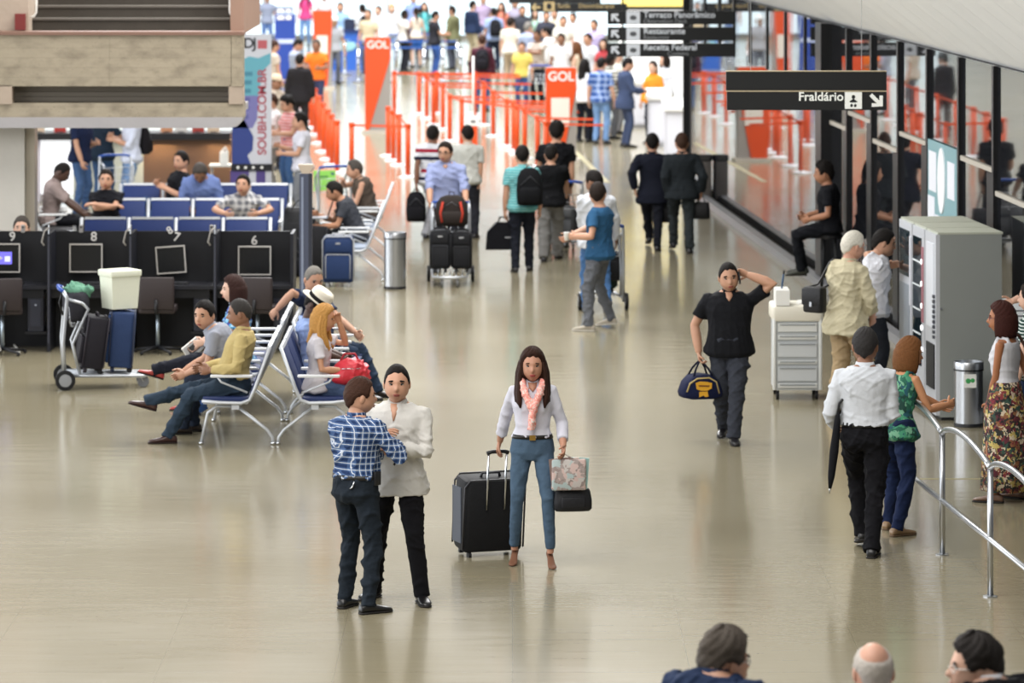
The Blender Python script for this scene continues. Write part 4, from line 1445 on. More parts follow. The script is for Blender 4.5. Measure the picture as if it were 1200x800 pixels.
# ---- tandem benches
def bench(n, pitch=.62, pad='#22305a', frame=SILV, back='#22305a'):
    t = thing('tandem_bench', 'x', 'bench')
    w2 = n * pitch / 2
    PAD, BK = mat(pad, .6, 0, .3, .08, 10), mat(back, .6, 0, .3, .08, 10)
    MB().bbox((-w2, .10, .34), (w2, .17, .39)).build('beam', frame, t)
    for k in range(n):
        xc = -w2 + (k + .5) * pitch
        MB().rbox((xc, .23, .425), (pitch - .09, .44, .05), .04).build('seat_pad', PAD, t, 'auto')
        M = Matrix.Rotation(R_(21), 3, 'X')
        mb = MB().rbox((0, 0, 0), (pitch - .085, .035, .46), .03)
        mb.v = [tuple(M @ V(p) + V((xc, -.095, .69))) for p in mb.v]
        mb.build('back_pad', BK, t, 'auto')
        mb = MB().bbox((-(pitch - .08) / 2, -.012, .23), ((pitch - .08) / 2, .022, .262))
        mb.v = [tuple(M @ V(p) + V((xc, -.095, .69))) for p in mb.v]
        mb.build('top_rail', frame, t)
        MB().bbox((xc - pitch / 2 + .05, .02, .385), (xc + pitch / 2 - .05, .44, .402)).build('seat_pan', frame, t)
    for k in range(n + 1):
        x = -w2 + k * pitch
        MB().tube([(x, .45, .42), (x, .30, .405), (x, .08, .40), (x, .0, .43), (x, -.05, .54), (x, -.19, .93)], .017, 8, flat=1.3).build('side_frame', frame, t, True)
        MB().rbox((x, .17, .655), (.05, .40, .025), .02).build('armrest', mat('#d2d4d6', .45), t, 'auto')
        MB().tube([(x, .30, .645), (x, .27, .60), (x, .02, .50)], .010, 6).build('arm_bracket', frame, t, True)
    for x in (-w2 + .08, w2 - .08):
        MB().tube([(x, .14, .36), (x, .32, .36), (x, .40, .30), (x, .46, .012)], .015, 8).build('leg', frame, t, True)
        MB().tube([(x, .12, .36), (x, -.16, .14), (x, -.21, .07), (x, -.215, .012)], .015, 8).build('leg', frame, t, True)
        for y in (.462, -.217):
            MB().cyl((x, y, 0), (x, y, .03), .022, n=10).build('foot', CHROME, t, True)
    return t
XL, XRT = -2.47, -1.99
b0 = bench(3)
b0.location = (XL, 41.10, 0); b0.rotation_euler = (0, 0, R_(90))
b0['label'] = 'silver tandem bench seating the man in the yellow shirt'
dup(b0, (XRT, 41.10, 0), R_(-90), 'silver tandem bench seating the blonde woman with the red bag')
dup(b0, (XL, 43.40, 0), R_(90), 'silver tandem bench seating the woman in blue floral top')
dup(b0, (XRT, 43.40, 0), R_(-90), 'silver tandem bench seating the man in navy shirt')
bB = bench(4, .61, '#182c60', SILV, '#182c60')
bB['label'] = 'blue tandem bench directly behind the internet booths'
bB.location = (W(205, 0, 55).x, 55.0, 0); bB.rotation_euler = (0, 0, R_(180))
dup(bB, (W(225, 0, 58.2).x, 58.2, 0), R_(180), 'blue tandem bench seating the man with crossed arms')
dup(bB, (W(240, 0, 61.0).x, 61.0, 0), R_(180), 'blue tandem bench seating the man bent over his lap')
bD = bench(2, .62, '#3a3a3c', SILV, '#3a3733')
bD['label'] = 'dark tandem bench of the sleeping man by the column'
bD.location = (W(52, 0, 59.7).x - .05, 59.7, 0); bD.rotation_euler = (0, 0, R_(-84))
bE = bench(3, .62, '#8c97a8', SILV, '#8c97a8')
bE['label'] = 'pale grey tandem bench of the young man with the laptop'
bE.location = (W(431, 0, 56.8).x, 57.2, 0); bE.rotation_euler = (0, 0, R_(90))

# ---- luggage trolleys
def trolley():
    t = thing('luggage_trolley', 'x', 'trolley')
    for sx in (-1, 1):
        MB().tube([(sx * .25, -.38, .10), (sx * .25, -.40, .5), (sx * .25, -.36, .96), (sx * .24, -.40, 1.03)], .019, 10).build('upright', ALU, t, True)
        MB().tube([(sx * .24, -.36, .95), (sx * .23, -.20, .90), (sx * .23, -.14, .84), (sx * .23, -.30, .48), (sx * .23, -.22, .14)], .016, 8).build('brace', ALU, t, True)
        w_ = MB().lathe([(.03, -.02), (.085, -.022), (.105, -.018), (.105, .018), (.085, .022), (.03, .02)], (sx * .29, -.38, .105), 22, rot=rot3(0, 90)).build('wheel', RUBBER, t, 'auto')
        hub = MB()
        hub.lathe([(.02, -.026), (.066, -.024), (.066, .024), (.02, .026)], (sx * .29, -.38, .105), 16, rot=rot3(0, 90))
        hub.build('hub', mat('#9a9da2', .4, .5), w_, 'auto')
    MB().tube([(-.25, -.40, 1.03), (-.15, -.44, 1.05), (.15, -.44, 1.05), (.25, -.40, 1.03)], .02, 10).build('handle', mat('#20499c', .4), t, True)
    fr = MB().tube([(-.25, -.36, .15), (-.22, .42, .13), (-.10, .50, .13), (.10, .50, .13), (.22, .42, .13), (.25, -.36, .15)], .018, 8)
    fr.build('base_frame', ALU, t, True)
    for k in range(5):
        x = -.16 + .08 * k
        MB().tube([(x, -.34, .155), (x, .46, .14)], .009, 6).build('base_bar', ALU, t, True)
    for sx in (-1, 1):
        MB().lathe([(.02, -.016), (.055, -.016), (.062, -.01), (.062, .01), (.055, .016), (.02, .016)], (sx * .10, .44, .062), 16, rot=rot3(0, 90)).build('castor', mat('#6c6e72', .5), t, 'auto')
        MB().tube([(sx * .10, .44, .062), (sx * .10, .40, .13)], .018, 8).build('castor_fork', ALU, t, True)
    bk = MB()
    for k in range(5):
        x = -.20 + .10 * k
        bk.tube([(x, -.34, .86), (x, -.32, .66), (x, -.18, .64), (x, -.16, .70)], .004, 5)
    for z, y in ((.86, -.345), (.75, -.335), (.655, -.30)):
        bk.tube([(-.23, y, z), (.23, y, z)], .005, 5)
    bk.build('wire_basket', ALU, t, True)
    return t
tr0 = trolley()
c = G(118, 453)
tr0.location = c; tr0.rotation_euler = (0, 0, R_(-82))
tr0['label'] = 'steel luggage trolley carrying dark suitcases and a white cooler box'
tr1 = dup(tr0, G(527, 337) + V((0, .5, 0)), R_(180), 'luggage trolley pushed by the man in light blue shirt')
tr2 = dup(tr0, (W(703, 0, 53.3).x, 53.0, 0), R_(4), 'luggage trolley in front of the man in white long-sleeved shirt')
tr3 = dup(tr0, (W(662, 0, 61.0).x, 60.4, 0), R_(-2), 'luggage trolley with grey bags pushed by man in black tee')
tr4 = dup(tr0, (W(378, 0, 62).x, 63.5, 0), R_(20), 'luggage trolley with a green advertising board')
tr5 = dup(tr0, (W(630, 0, 95).x, 95.5, 0), R_(170), 'luggage trolley beside the tall orange check-in kiosk')

# ---- luggage
def suitcase(lab, loc, rz, w_, d, h, col, tilt=0, trim='#2b2c30', handle=0, group=None, panel=None, hstart=None):
    t = thing('suitcase', lab, 'suitcase', loc, rz, group)
    M = Matrix.Rotation(R_(tilt), 3, 'X')
    m = mat(col, .7, 0, .25, .12, 12, .2, 60, key='suitcase_fabric')
    P_ = mat(panel or col, .75, 0, .25, .10, 12, .2, 60)
    T = mat(trim, .5)
    def bl(mb, name, mm, par=t, sm='auto'):
        mb.v = [tuple(M @ V(p)) for p in mb.v]
        return mb.build(name, mm, par, sm)
    bl(MB().rbox((0, 0, .05 + h / 2), (w_, d, h), .05), 'body', m)
    p = bl(MB().rbox((0, -d / 2 - .012, .05 + h * .34), (w_ * .84, .035, h * .52), .012), 'front_pocket', P_)
    bl(MB().rbox((0, -d / 2 - .010, .05 + h * .80), (w_ * .84, .03, h * .26), .012), 'top_pocket', P_)
    bl(MB().tube([(-w_ * .40, -d / 2 - .03, .05 + h * .10), (-w_ * .40, -d / 2 - .03, .05 + h * .58), (-w_ * .36, -d / 2 - .03, .05 + h * .62), (w_ * .36, -d / 2 - .03, .05 + h * .62), (w_ * .40, -d / 2 - .03, .05 + h * .58), (w_ * .40, -d / 2 - .03, .05 + h * .10)], .006, 6), 'piping', T, p, True)
    bl(MB().bbox((-.03, -d / 2 - .032, .05 + h * .84), (.03, -d / 2 - .024, .05 + h * .875)), 'badge', mat('#c3c6cc', .3, .6))
    for y in (-d / 2 + .01, d / 2 - .01):
        bl(MB().tube([(-w_ / 2 - .002, y, .08), (-w_ / 2 - .002, y, h), (-w_ / 2 + .04, y, h + .052), (w_ / 2 - .04, y, h + .052), (w_ / 2 + .002, y, h), (w_ / 2 + .002, y, .08)], .008, 6), 'edge_piping', T, t, True)
    bl(MB().tube([(-.08, 0, h + .045), (-.07, 0, h + .08), (.07, 0, h + .08), (.08, 0, h + .045)], .012, 8), 'carry_handle', T, t, True)
    for sx in (-1, 1):
        bl(MB().lathe([(.01, -.012), (.03, -.012), (.03, .012), (.01, .012)], (sx * (w_ / 2 - .06), d / 2 - .03, .03), 12, rot=rot3(0, 90)), 'wheel', RUBBER)
        bl(MB().rbox((sx * (w_ / 2 - .06), -d / 2 + .05, .025), (.04, .04, .05), .01), 'foot', T)
    if handle:
        hy = d / 2 - .03 if hstart is None else d / 2 + .012
        hz = h if hstart is None else hstart
        h2 = h
        h = h if hstart is None else hstart
        for sx in (-1, 1):
            bl(MB().tube([(sx * .075, hy, h), (sx * .075, hy, h + handle)], .009, 8), 'handle_tube', CHROME, t, True)
        bl(MB().tube([(-.09, hy, h + handle), (-.05, hy, h + handle + .012), (.05, hy, h + handle + .012), (.09, hy, h + handle)], .016, 10), 'grip', BLACKP, t, True)
    return t
# woman's black case: pulled, leaning back towards her hand
gh = C_['grip'][0] + V((0, 0, -.012))
_M = Matrix.Rotation(R_(-7), 3, 'X')
_hh = (gh.z - math.sin(R_(-7)) * .147) / math.cos(R_(7)) - .012      # handle height that meets her hand
base = gh - Matrix.Rotation(R_(200), 3, 'Z') @ (_M @ V((0, .147, _hh + .012)))
base.z = 0
cs = suitcase('black wheeled suitcase pulled by the woman with the scarf', base, R_(200), .50, .27, .58, '#141518', -7, '#24252a', handle=_hh - .40, hstart=.40)
MB().rbox((.252, 0, .33), (.012, .20, .44), .004).build('side_panel', mat('#3b414c', .6), cs)
# ---- suitcases on the first trolley (local frame of the trolley)
def on(tr, x, y, z):
    return V(tr.location) + Matrix.Rotation(tr.rotation_euler.z, 3, 'Z') @ V((x, y, z))
suitcase('black suitcase with studs on the trolley by the booths', on(tr0, .05, -.12, .165), tr0.rotation_euler.z + R_(4), .44, .24, .54, '#1d1b22', -8, '#2e2a33')
suitcase('navy suitcase under the white cooler box on the trolley', on(tr0, 0, .20, .165), tr0.rotation_euler.z + R_(-4), .42, .26, .58, '#26385c', -4, '#1d2740', panel='#2f4670')
ck = thing('cooler_box', 'white polystyrene cooler box on top of the navy suitcase', 'cooler box', on(tr0, 0, .20, .165 + .66), tr0.rotation_euler.z + R_(24))
WF = mat('#dcdfcd', .7, 0, .2, .03, 30, .1, 120, key='polystyrene')
mb = MB()
mb.loft([[V((sx * a, sy * b, z)) for sx, sy in ((-1, -1), (1, -1), (1, 1), (-1, 1))] for a, b, z in ((.125, .145, 0), (.145, .165, .34))])
mb.build('box', WF, ck)
MB().rbox((0, 0, .37), (.32, .36, .065), .015).build('lid', WF, ck, 'auto')
MB().bbox((-.08, -.10, .402), (.06, .02, .404)).build('paper_label', mat('#cfa79a', .6), ck)
bg = thing('travel_bag', 'dark grey soft bag with green cloth in the trolley basket', 'bag', on(tr0, 0, -.26, .70), tr0.rotation_euler.z)
mb = MB(); mb.loft([ering(V((0, 0, z)), Matrix.Identity(3), a, b, 18, 2.6) for z, a, b in ((0, .10, .07), (.03, .16, .12), (.16, .18, .14), (.26, .17, .14), (.31, .14, .11))])
mb.build('bag_body', cloth('#34343a'), bg, True)
mb = MB(); mb.ell((0, .0, .31), (.15, .13, .07), 16, 8); mb.ell((.05, .12, .31), (.05, .05, .06), 10, 6); mb.ell((-.02, -.03, .36), (.05, .05, .04), 10, 6)
me = remesh(mb, .012, 3); wrinkle(me, .02, 4, 40); me.materials.append(cloth('#5d8a74')); link('green_cloth', me, bg, True)
MB().tube([(-.05, -.13, .05), (-.05, -.17, .18), (-.03, -.14, .30)], .010, 6).build('strap', BLACKP, bg, True)

# ---- bins
def bin_(lab, loc, r, h, label=True):
    t = thing('waste_bin', lab, 'bin', loc)
    MB().lathe([(r * .98, 0), (r * .98, .03), (r * .96, .035)], n=32).build('base_ring', BLACKP, t, 'auto')
    MB().lathe([(r * .95, .03), (r * .95, h - .08), (r * .95, h - .06)], n=32).build('body', STEEL, t, 'auto')
    MB().lathe([(r, h - .07), (r, h - .01), (r * .97, h), (r * .90, h), (r * .88, h - .05), (r * .3, h - .06)], n=32).build('lid_ring', STEEL, t, 'auto')
    MB().lathe([(r * 1.01, h - .085), (r * 1.01, h - .07)], n=32).build('lid_band', BLACKP, t, 'auto')
    if label:
        MB().bbox((-.06, -r * .96 - .006, h * .62), (.06, -r * .9, h * .62 + .13)).build('label', WHITEP, t)
        MB().ell((-.018, -r * .96 - .006, h * .62 + .065), (.026, .003, .026), 10, 6).build('recycling_mark', mat('#3f9c58', .5), t)
        MB().ell((.025, -r * .96 - .006, h * .62 + .07), (.022, .003, .022), 10, 6).build('recycling_mark', mat('#3f9c58', .5), t)
    return t
bin_('round steel bin with green recycling sticker beside the vending machines', G(1135, 499), .147, .63)
bin_('plain round steel waste bin beside the blue suitcase', G(463, 338), .148, .73, False)
t = thing('waste_bin', 'dark square waste bin at the end of the glass wall', 'bin', G(826, 236))
MB().rbox((0, .1, .33), (.22, .24, .66), .02).build('body', mat('#55504c', .5), t, 'auto')
MB().rbox((0, .1, .71), (.24, .26, .10), .02).build('lid', BLACKP, t, 'auto')
MB().bbox((-.07, -.035, .68), (.07, -.02, .74)).build('flap', mat('#33322f', .5), t)

# ---- vending machines
def machine(lab, y0, y1, kind):
    X0 = lambda Y: 4.175 - (Y - 42.0) * .094
    t = thing('vending_machine', lab, 'vending machine', (X0((y0 + y1) / 2), (y0 + y1) / 2, 0), math.atan(.094))
    w2, d, h = (y1 - y0) / 2 - .012, .66, 1.83
    CAB = mat('#8f9390', .5, .1, .4, .04, 3, key='grey_cabinet')
    FR = mat('#c9ccd2', .4, .2)
    MB().bbox((.04, -w2, .03), (d, w2, h)).build('cabinet', CAB, t)
    MB().bbox((.02, -w2 - .004, h), (d + .01, w2 + .004, h + .02)).build('top', mat('#b3b6a8', .6, 0, .3, .06, 4), t)
    MB().bbox((.06, -w2 + .02, 0), (d - .02, w2 - .02, .03)).build('plinth', BLACKP, t)
    dr = MB().bbox((0, -w2, .05), (.04, w2, h)).build('door', FR, t)
    if kind == 'glass':
        MB().bbox((-.008, -w2 + .14, .45), (0, w2 - .05, h - .10)).build('glass', mat('#1d2a30', .05, 0, .8), dr)
        MB().bbox((-.010, -w2 + .03, .9), (0, -w2 + .11, h - .18)).build('keypad_panel', mat('#a8707a', .5), dr)
        for k in range(5):
            MB().bbox((-.014, -w2 + .15, .52 + .24 * k), (-.008, w2 - .06, .535 + .24 * k)).build('shelf', mat('#e4ecf0', .4), dr)
            MB().ell((-.012, -w2 + .09, .62 + .22 * k), (.012, .03, .03), 8, 6).build('lamp', mat('#ffffff', .4, emit='#ffffff', estr=1.2), dr)
    elif kind == 'screen':
        MB().bbox((-.008, -w2 + .12, 1.28), (0, w2 - .05, h - .08)).build('screen', mat('#25333a', .06, 0, .7), dr)
        MB().bbox((-.008, -w2 + .12, .35), (0, w2 - .05, 1.2)).build('front_panel', mat('#8d96a0', .3), dr)
        MB().bbox((-.012, -w2 + .02, 1.0), (0, -w2 + .09, 1.7)).build('keypad_panel', mat('#d3d5dd', .4), dr)
    else:
        MB().bbox((-.010, -w2 + .10, .9), (0, w2 - .10, h - .1)).build('front_panel', mat('#dfe3ea', .3), dr)
        for k in range(9):
            MB().bbox((-.02, -w2 + .04, .80 + .05 * k), (-.0, -w2 + .10, .83 + .05 * k)).build('button', mat('#4a4d55', .4), dr)
        MB().bbox((-.012, -w2 + .05, .30), (0, w2 - .1, .74)).build('delivery_flap', BLACKP, dr)
    MB().cyl((.05, -w2, 1.1), (.05, -w2 - .02, 1.1), .012, n=10).build('lock', CHROME, t)
    return t
machine('grey vending machine nearest the steel bin, with rows of buttons', 42.0, 42.58, 'button')
machine('middle grey vending machine with lit glass front', 42.60, 43.24, 'glass')
machine('grey vending machine with dark screen touched by the man in white tee', 43.26, 43.98, 'screen')

# ---- stainless railing with arches
rl = thing('hand_railing', 'stainless steel railing with arched top rail', 'railing')
RP = [V((3.565 - (Y - 31.8) * .083, Y, 0)) for Y in (27.9, 29.85, 31.8, 33.75, 35.7, 37.65)]
for p in RP:
    MB().cyl(p, p + V((0, 0, .95)), .023, n=14).build('post', STEEL, rl, True)
    MB().lathe([(.055, 0), (.055, .008), (.03, .014)], p, 16).build('base_flange', STEEL, rl, 'auto')
for a, b in zip(RP[:-1], RP[1:]):
    # rises steeply from the nearer post, arches over and runs level into the farther one
    pts = []
    for k in range(15):
        t_ = k / 14
        q = b.lerp(a, t_)
        z = .96 + .10 * math.sin(math.pi * t_ ** .8) ** .8
        pts.append(q + V((0, 0, z)))
    MB().tube(pts, .023, 12).build('top_arch', STEEL, rl, True)
MB().tube([RP[0] + V((.0, -.2, .43)), RP[-1] + V((0, .1, .43))], .021, 12).build('lower_rail', STEEL, rl, True)

# ---- signs
SB = mat('#17191b', .45, key='sign_black')
SW = mat('#e9ebe6', .5, emit='#e9ebe6', estr=.25)
SG = mat('#b9bdc2', .5, emit='#b9bdc2', estr=.4)  # slight emission added to lift the dim lettering
def arrow(par, cx, cz, s, ang_, y, m):
    poly = [(0, .5), (.5, 0), (.3, -.2), (.12, -.02), (.12, -.5), (-.12, -.5), (-.12, -.02), (-.3, -.2), (-.5, 0)]
    poly = [(-.5, .12), (.15, .12), (-.08, .35), (.08, .5), (.55, .02), (.08, -.5), (-.08, -.33), (.15, -.12), (-.5, -.12)]
    ca, sa = math.cos(ang_), math.sin(ang_)
    pts = [(cx + s * (a * ca - b * sa), cz + s * (a * sa + b * ca)) for a, b in poly]
    return MB().prism(pts, y - .004, y).build('arrow', m, par)
sg = thing('direction_sign', 'black hanging sign reading Fraldário with baby pictogram and arrow', 'sign', (0, 41.5, 0))
sx_ = lambda px: (px - 600) * 41.5 / FPX
sz_ = lambda py: HC - (py + 150) * 41.5 / FPX
MB().bbox((sx_(851), 0, sz_(106)), (sx_(1039), .08, sz_(84))).build('upper_board', SB, sg)
MB().bbox((sx_(852), 0, sz_(129)), (sx_(1039), .08, sz_(107.5))).build('lower_board', SB, sg)
MB().bbox((sx_(851), .0, sz_(84)), (sx_(1039), .08, sz_(83))).build('top_edge', mat('#b8a98c', .5), sg)
MB().bbox((sx_(851), .0, sz_(107.5)), (sx_(1039), .08, sz_(106))).build('edge', mat('#b8a98c', .5), sg)
text_mesh('Fraldário', .119, SW, sg, (sx_(962), -.004, sz_(113.5)), FRONT, bold=True, spacing=1.02)
MB().bbox((sx_(990), -.006, sz_(127.5)), (sx_(1010), 0, sz_(107.8))).build('pictogram_plate', SW, sg)
MB().ell((sx_(1000), -.008, sz_(113.5)), (.018, .004, .020), 12, 8).build('pictogram', SB, sg)
MB().prism([(sx_(995), sz_(119)), (sx_(1000), sz_(115.5)), (sx_(1005), sz_(119)), (sx_(1003), sz_(120)), (sx_(997), sz_(120))], -.010, -.006).build('pictogram', SB, sg)
for px in (997.8, 1002.2):
    MB().ell((sx_(px), -.008, sz_(123.5)), (.013, .004, .016), 10, 6).build('pictogram', SB, sg)
arrow(sg, sx_(1027), sz_(117.5), .155, R_(-45), -.001, SW)
for px in (880, 1010):
    MB().cyl((sx_(px), .04, sz_(84)), (sx_(px), .04, 3.40 + (wallX(41.5) - sx_(px) + .1) * .80), .003, n=6).build('hanger_rod', mat('#9a9a98', .4, .6), sg)
# three stacked boards
s2 = thing('direction_sign', 'three stacked black direction boards with arrows to restaurant and customs', 'sign', (0, 62, 0))
qx = lambda px: (px - 600) * 62 / FPX
qz = lambda py: HC - (py + 150) * 62 / FPX
for (ya, yb, t1, t2) in ((13, 28.5, 'Terraço Panorâmico', 'Observation Deck'), (32, 47.5, 'Restaurante', 'Restaurant'), (51, 66.5, 'Receita Federal', 'Customs')):
    MB().bbox((qx(712), 0, qz(yb)), (qx(860), .08, qz(ya))).build('board', SB, s2)
    arrow(s2, qx(721), qz((ya + yb) / 2), .15, R_(135), -.001, SG)
    MB().bbox((qx(734), -.004, qz(yb - .5)), (qx(750), 0, qz(ya + .5))).build('pictogram_plate', SG, s2)
    MB().ell((qx(742), -.006, qz((ya + yb) / 2)), (.05, .004, .035), 10, 6).build('pictogram', mat('#55585c', .5), s2)
    text_mesh(t1, .125, SG, s2, (qx(754), -.004, qz(ya + 4.6)), FRONT, bold=True, align='LEFT')
    o = text_mesh(t2, .085, mat('#8d9094', .5, emit='#8d9094', estr=.1), s2, (qx(754 if t2 != 'Customs' else 782), -.004, qz(yb - 3.6)), FRONT, align='LEFT')
for px in (730, 845):
    MB().cyl((qx(px), .04, qz(66)), (qx(px), .04, 8), .012, n=8).build('hanger_rod', FRAME, s2)
s3 = thing('direction_sign', 'black hanging sign with left arrow above the far crowd', 'sign', (0, 78, 0))
rx_ = lambda px: (px - 600) * 78 / FPX
rz_ = lambda py: HC - (py + 150) * 78 / FPX
MB().bbox((rx_(596), 0, rz_(4)), (rx_(704), .08, rz_(-12))).build('upper_board', SB, s3)
MB().bbox((rx_(621), 0, rz_(14)), (rx_(735), .08, rz_(4.2))).build('lower_board', SB, s3)
SGO = mat('#a8946a', .5, emit='#a8946a', estr=.2)
arrow(s3, rx_(628), rz_(8.5), .16, R_(180), -.001, SGO)
MB().bbox((rx_(637), -.004, rz_(13)), (rx_(650), 0, rz_(2))).build('pictogram_plate', SGO, s3)
MB().ell((rx_(643.5), -.006, rz_(7.5)), (.05, .004, .06), 10, 6).build('pictogram', SB, s3)
text_mesh('Saída', .115, SGO, s3, (rx_(653), -.004, rz_(7.0)), FRONT, align='LEFT')
text_mesh('Desembarque', .115, SGO, s3, (rx_(678), -.004, rz_(7.0)), FRONT, align='LEFT')
for px in (640, 700):
    MB().cyl((rx_(px), .04, rz_(2)), (rx_(px), .04, 8), .012, n=8).build('hanger_rod', FRAME, s3)

# ---- poster board on the glass wall
pb = thing('information_board', 'teal information board with white sheets on the glass wall', 'notice board')
def wall_pts(name, pts, d0, d1, m):
    """polygon given in (Y, z) on the wall plane"""
    mb = MB()
    n = len(pts)
    vs = [V((wallX(y) - d, y, z)) for d in (d0, d1) for y, z in pts]
    mb.add(vs, [tuple(range(n)), tuple(reversed(range(n, 2 * n)))] + [(i, (i + 1) % n, (i + 1) % n + n, i + n) for i in range(n)])
    return mb.build(name, m, pb)
y0, y1 = 45.75, 47.70
wall_pts('board', [(y0, 1.2), (y1, 1.2), (y1, 2.42), (y0, 2.42)], .01, .03, mat('#7fa6ae', .5))
WS = mat('#e6e9f2', .5)
for a, b, z0, z1 in ((y1 - .60, y1 - .10, 1.86, 2.30), (y0 + .14, y0 + .6, 1.86, 2.26), (y1 - .48, y1 - .03, 1.22, 1.80), (y1 - .95, y1 - .52, 1.22, 1.62), (y0 + .53, y0 + .96, 1.22, 1.58), (y0 + .06, y0 + .49, 1.22, 1.66)):
    wall_pts('paper_sheet', [(a, z0), (b, z0), (b, z1), (a, z1)], .03, .036, WS)
yc = (y0 + y1) / 2
wall_pts('oval_plate', [(yc + .24 * math.cos(2 * math.pi * k / 24), 2.02 + .36 * math.sin(2 * math.pi * k / 24)) for k in range(24)], .03, .045, mat('#f0f4f8', .5))
# white notice stand at the right edge
nb = thing('notice_stand', 'white notice stand with green mark beside the vending machines', 'notice board', (W(1196, 0, 40.4).x, 40.4, 0))
MB().bbox((-.17, 0, .93), (.22, .03, 1.36)).build('board', mat('#d9dde0', .5), nb)
MB().bbox((.0, -.006, 1.30), (.06, 0, 1.34)).build('green_mark', mat('#3f7a48', .5), nb)
for z in (1.24, 1.19, 1.13):
    MB().bbox((-.10, -.004, z), (.20, 0, z + .014)).build('text_line', mat('#6a6e74', .5), nb)
MB().cyl((.03, .015, .02), (.03, .015, .95), .016, n=10).build('pole', STEEL, nb, True)
MB().lathe([(.15, 0), (.15, .015), (.03, .03)], (.03, .015, 0), 18).build('base', STEEL, nb, 'auto')

# ---- white drawer trolley
dt = thing('drawer_trolley', 'white drawer trolley with papers beside the man in the vest', 'drawer trolley', (W(933.5, 0, 43.8).x, 43.95, 0))
WD = mat('#d3d5d2', .45); GD = mat('#b3b7b9', .45)
MB().bbox((-.235, -.28, .10), (.235, .28, .80)).build('body', GD, dt)
for z, h in ((.115, .06), (.185, .16), (.36, .05), (.43, .16), (.61, .06), (.69, .10)):
    dr = MB().rbox((0, -.29, z + h / 2), (.40, .02, h - .014), .006).build('drawer', mat('#c2c6c8', .45) if h > .1 else WD, dt)
    MB().bbox((-.18, -.312, z + h - .025), (.18, -.30, z + h - .014)).build('handle', mat('#8f9498', .4), dr)
for sx in (-1, 1):
    MB().rbox((sx * .235, -.28, .47), (.035, .05, .74), .015).build('corner_post', WD, dt, 'auto')
    for sy in (-1, 1):
        MB().lathe([(.015, -.015), (.045, -.015), (.045, .015), (.015, .015)], (sx * .20, sy * .23, .045), 14, rot=rot3(0, 90)).build('castor', RUBBER, dt, 'auto')
        MB().bbox((sx * .20 - .012, sy * .23 - .012, .05), (sx * .20 + .012, sy * .23 + .012, .11)).build('castor_fork', STEEL, dt)
MB().rbox((0, 0, .88), (.52, .62, .16), .04).build('top_tray', mat('#d8d4c6', .5), dt, 'auto')
MB().bbox((-.22, -.30, .965), (-.08, .1, 1.12)).build('paper_holder', WHITEP, dt)
pp = thing('paper_stack', 'stack of white papers on the drawer trolley', 'paper', on(dt, .12, -.05, .96))
for k in range(3):
    MB().box((.01 * k, .008 * k, .004 + .008 * k), (.22, .30, .008)).build('sheet', WHITEP, pp)
MB().box((.0, -.05, .028), (.05, .03, .01)).build('clip', BLACKP, pp)
pn = thing('marker_pen', 'dark pen standing in the paper holder of the trolley', 'pen', on(dt, -.15, -.1, 1.12))
MB().tube([(0, 0, 0), (.02, 0, .15)], .010, 8).build('barrel', mat('#2c4a6a', .4), pn, True)
MB().tube([(.02, 0, .15), (.026, 0, .19)], [.011, .008], 8).build('cap', BLACKP, pn, True)
# ================================================================== SEATED PEOPLE ON THE BENCHES
XS_L, XS_R = XL - .15, XRT + .15
K_ = person('older man in yellow shirt and jeans with crossed legs on the bench', at=(XS_L, 40.48, 0), H=1.76, face=90, sit=.45, lean=-10, head=(-4, -4, 0),
       feet=(('w', -.02, .86, .30, .25), ('w', -.14, .62, 0)), hands=(('l', .05, .30, .70), ('l', -.22, .22, .70)), top=('long', cloth('#b3a16e'), {'tuck': True}), bottom=('jeans', denim('#2c3947')),
       shoes=('#3a2320', 'shoe', '#241512'), hair=('crop', '#33302e'), sk='brown', lod=0, belly=.05, extras=(('watch', 1, CHROME),), elbows=(None, (-.6, -.8, -.6)))
L_ = person('young man in grey tee leaning forward, looking round', at=(XS_L - .05, 41.10, 0), H=1.76, face=90, sit=.45, lean=34, head=(62, -4, 0),
       feet=(('w', .10, .40, 0), ('w', -.10, .48, 0)), hands=(('l', .04, .50, .58), ('l', -.08, .46, .58)), top=('polo', cloth('#8d919c')), bottom=('jeans', denim('#222a38')), shoes=('#2c2320', 'shoe'), hair=('short', 'black'), sk='tan', lod=0, bulk=1.04)
M_ = person('woman in blue floral top, dark trousers and red sandals, legs crossed', at=(XS_L - .12, 42.75, 0), H=1.72, face=90, sit=.47, lean=2, head=(8, 0, 0),
       feet=(('w', .02, .50, 0), ('w', -.10, .84, .34, .3)), hands=(('l', .15, .40, .66), ('l', -.26, .32, .72)), top=('shirt', print_fabric(['#3a52a8', '#7fb8d8', '#b7d5e6', '#2a3a86', '#5aa2c8'], 30), {'nocollar': True}), bottom=('trousers', cloth('#1c1e27')),
       shoes=('#a03a34', 'shoe'), hair=('bob', '#35201c'), sk='pale', fem=True, lod=0, bulk=1.1)
N_ = person('blonde woman in white tee on the bench, hand at her face', at=(XS_R, 40.52, 0), H=1.64, face=-90, sit=.45, lean=2, head=(-8, -4, 0),
       feet=(('w', .06, .52, 0), ('w', -.10, .55, 0)), hands=(('l', .12, .26, .68), ('l', -.02, .20, 1.12)), top=('tee', cloth('#c6c2c7')), bottom=('shorts', denim('#4a5a78')), shoes=('#7a5240', 'shoe'), hair=('long', 'blonde', .24), sk='#bb8a6b', fem=True, lod=0, elbows=((.5, -.6, -.7), (-.3, .6, -.9)))
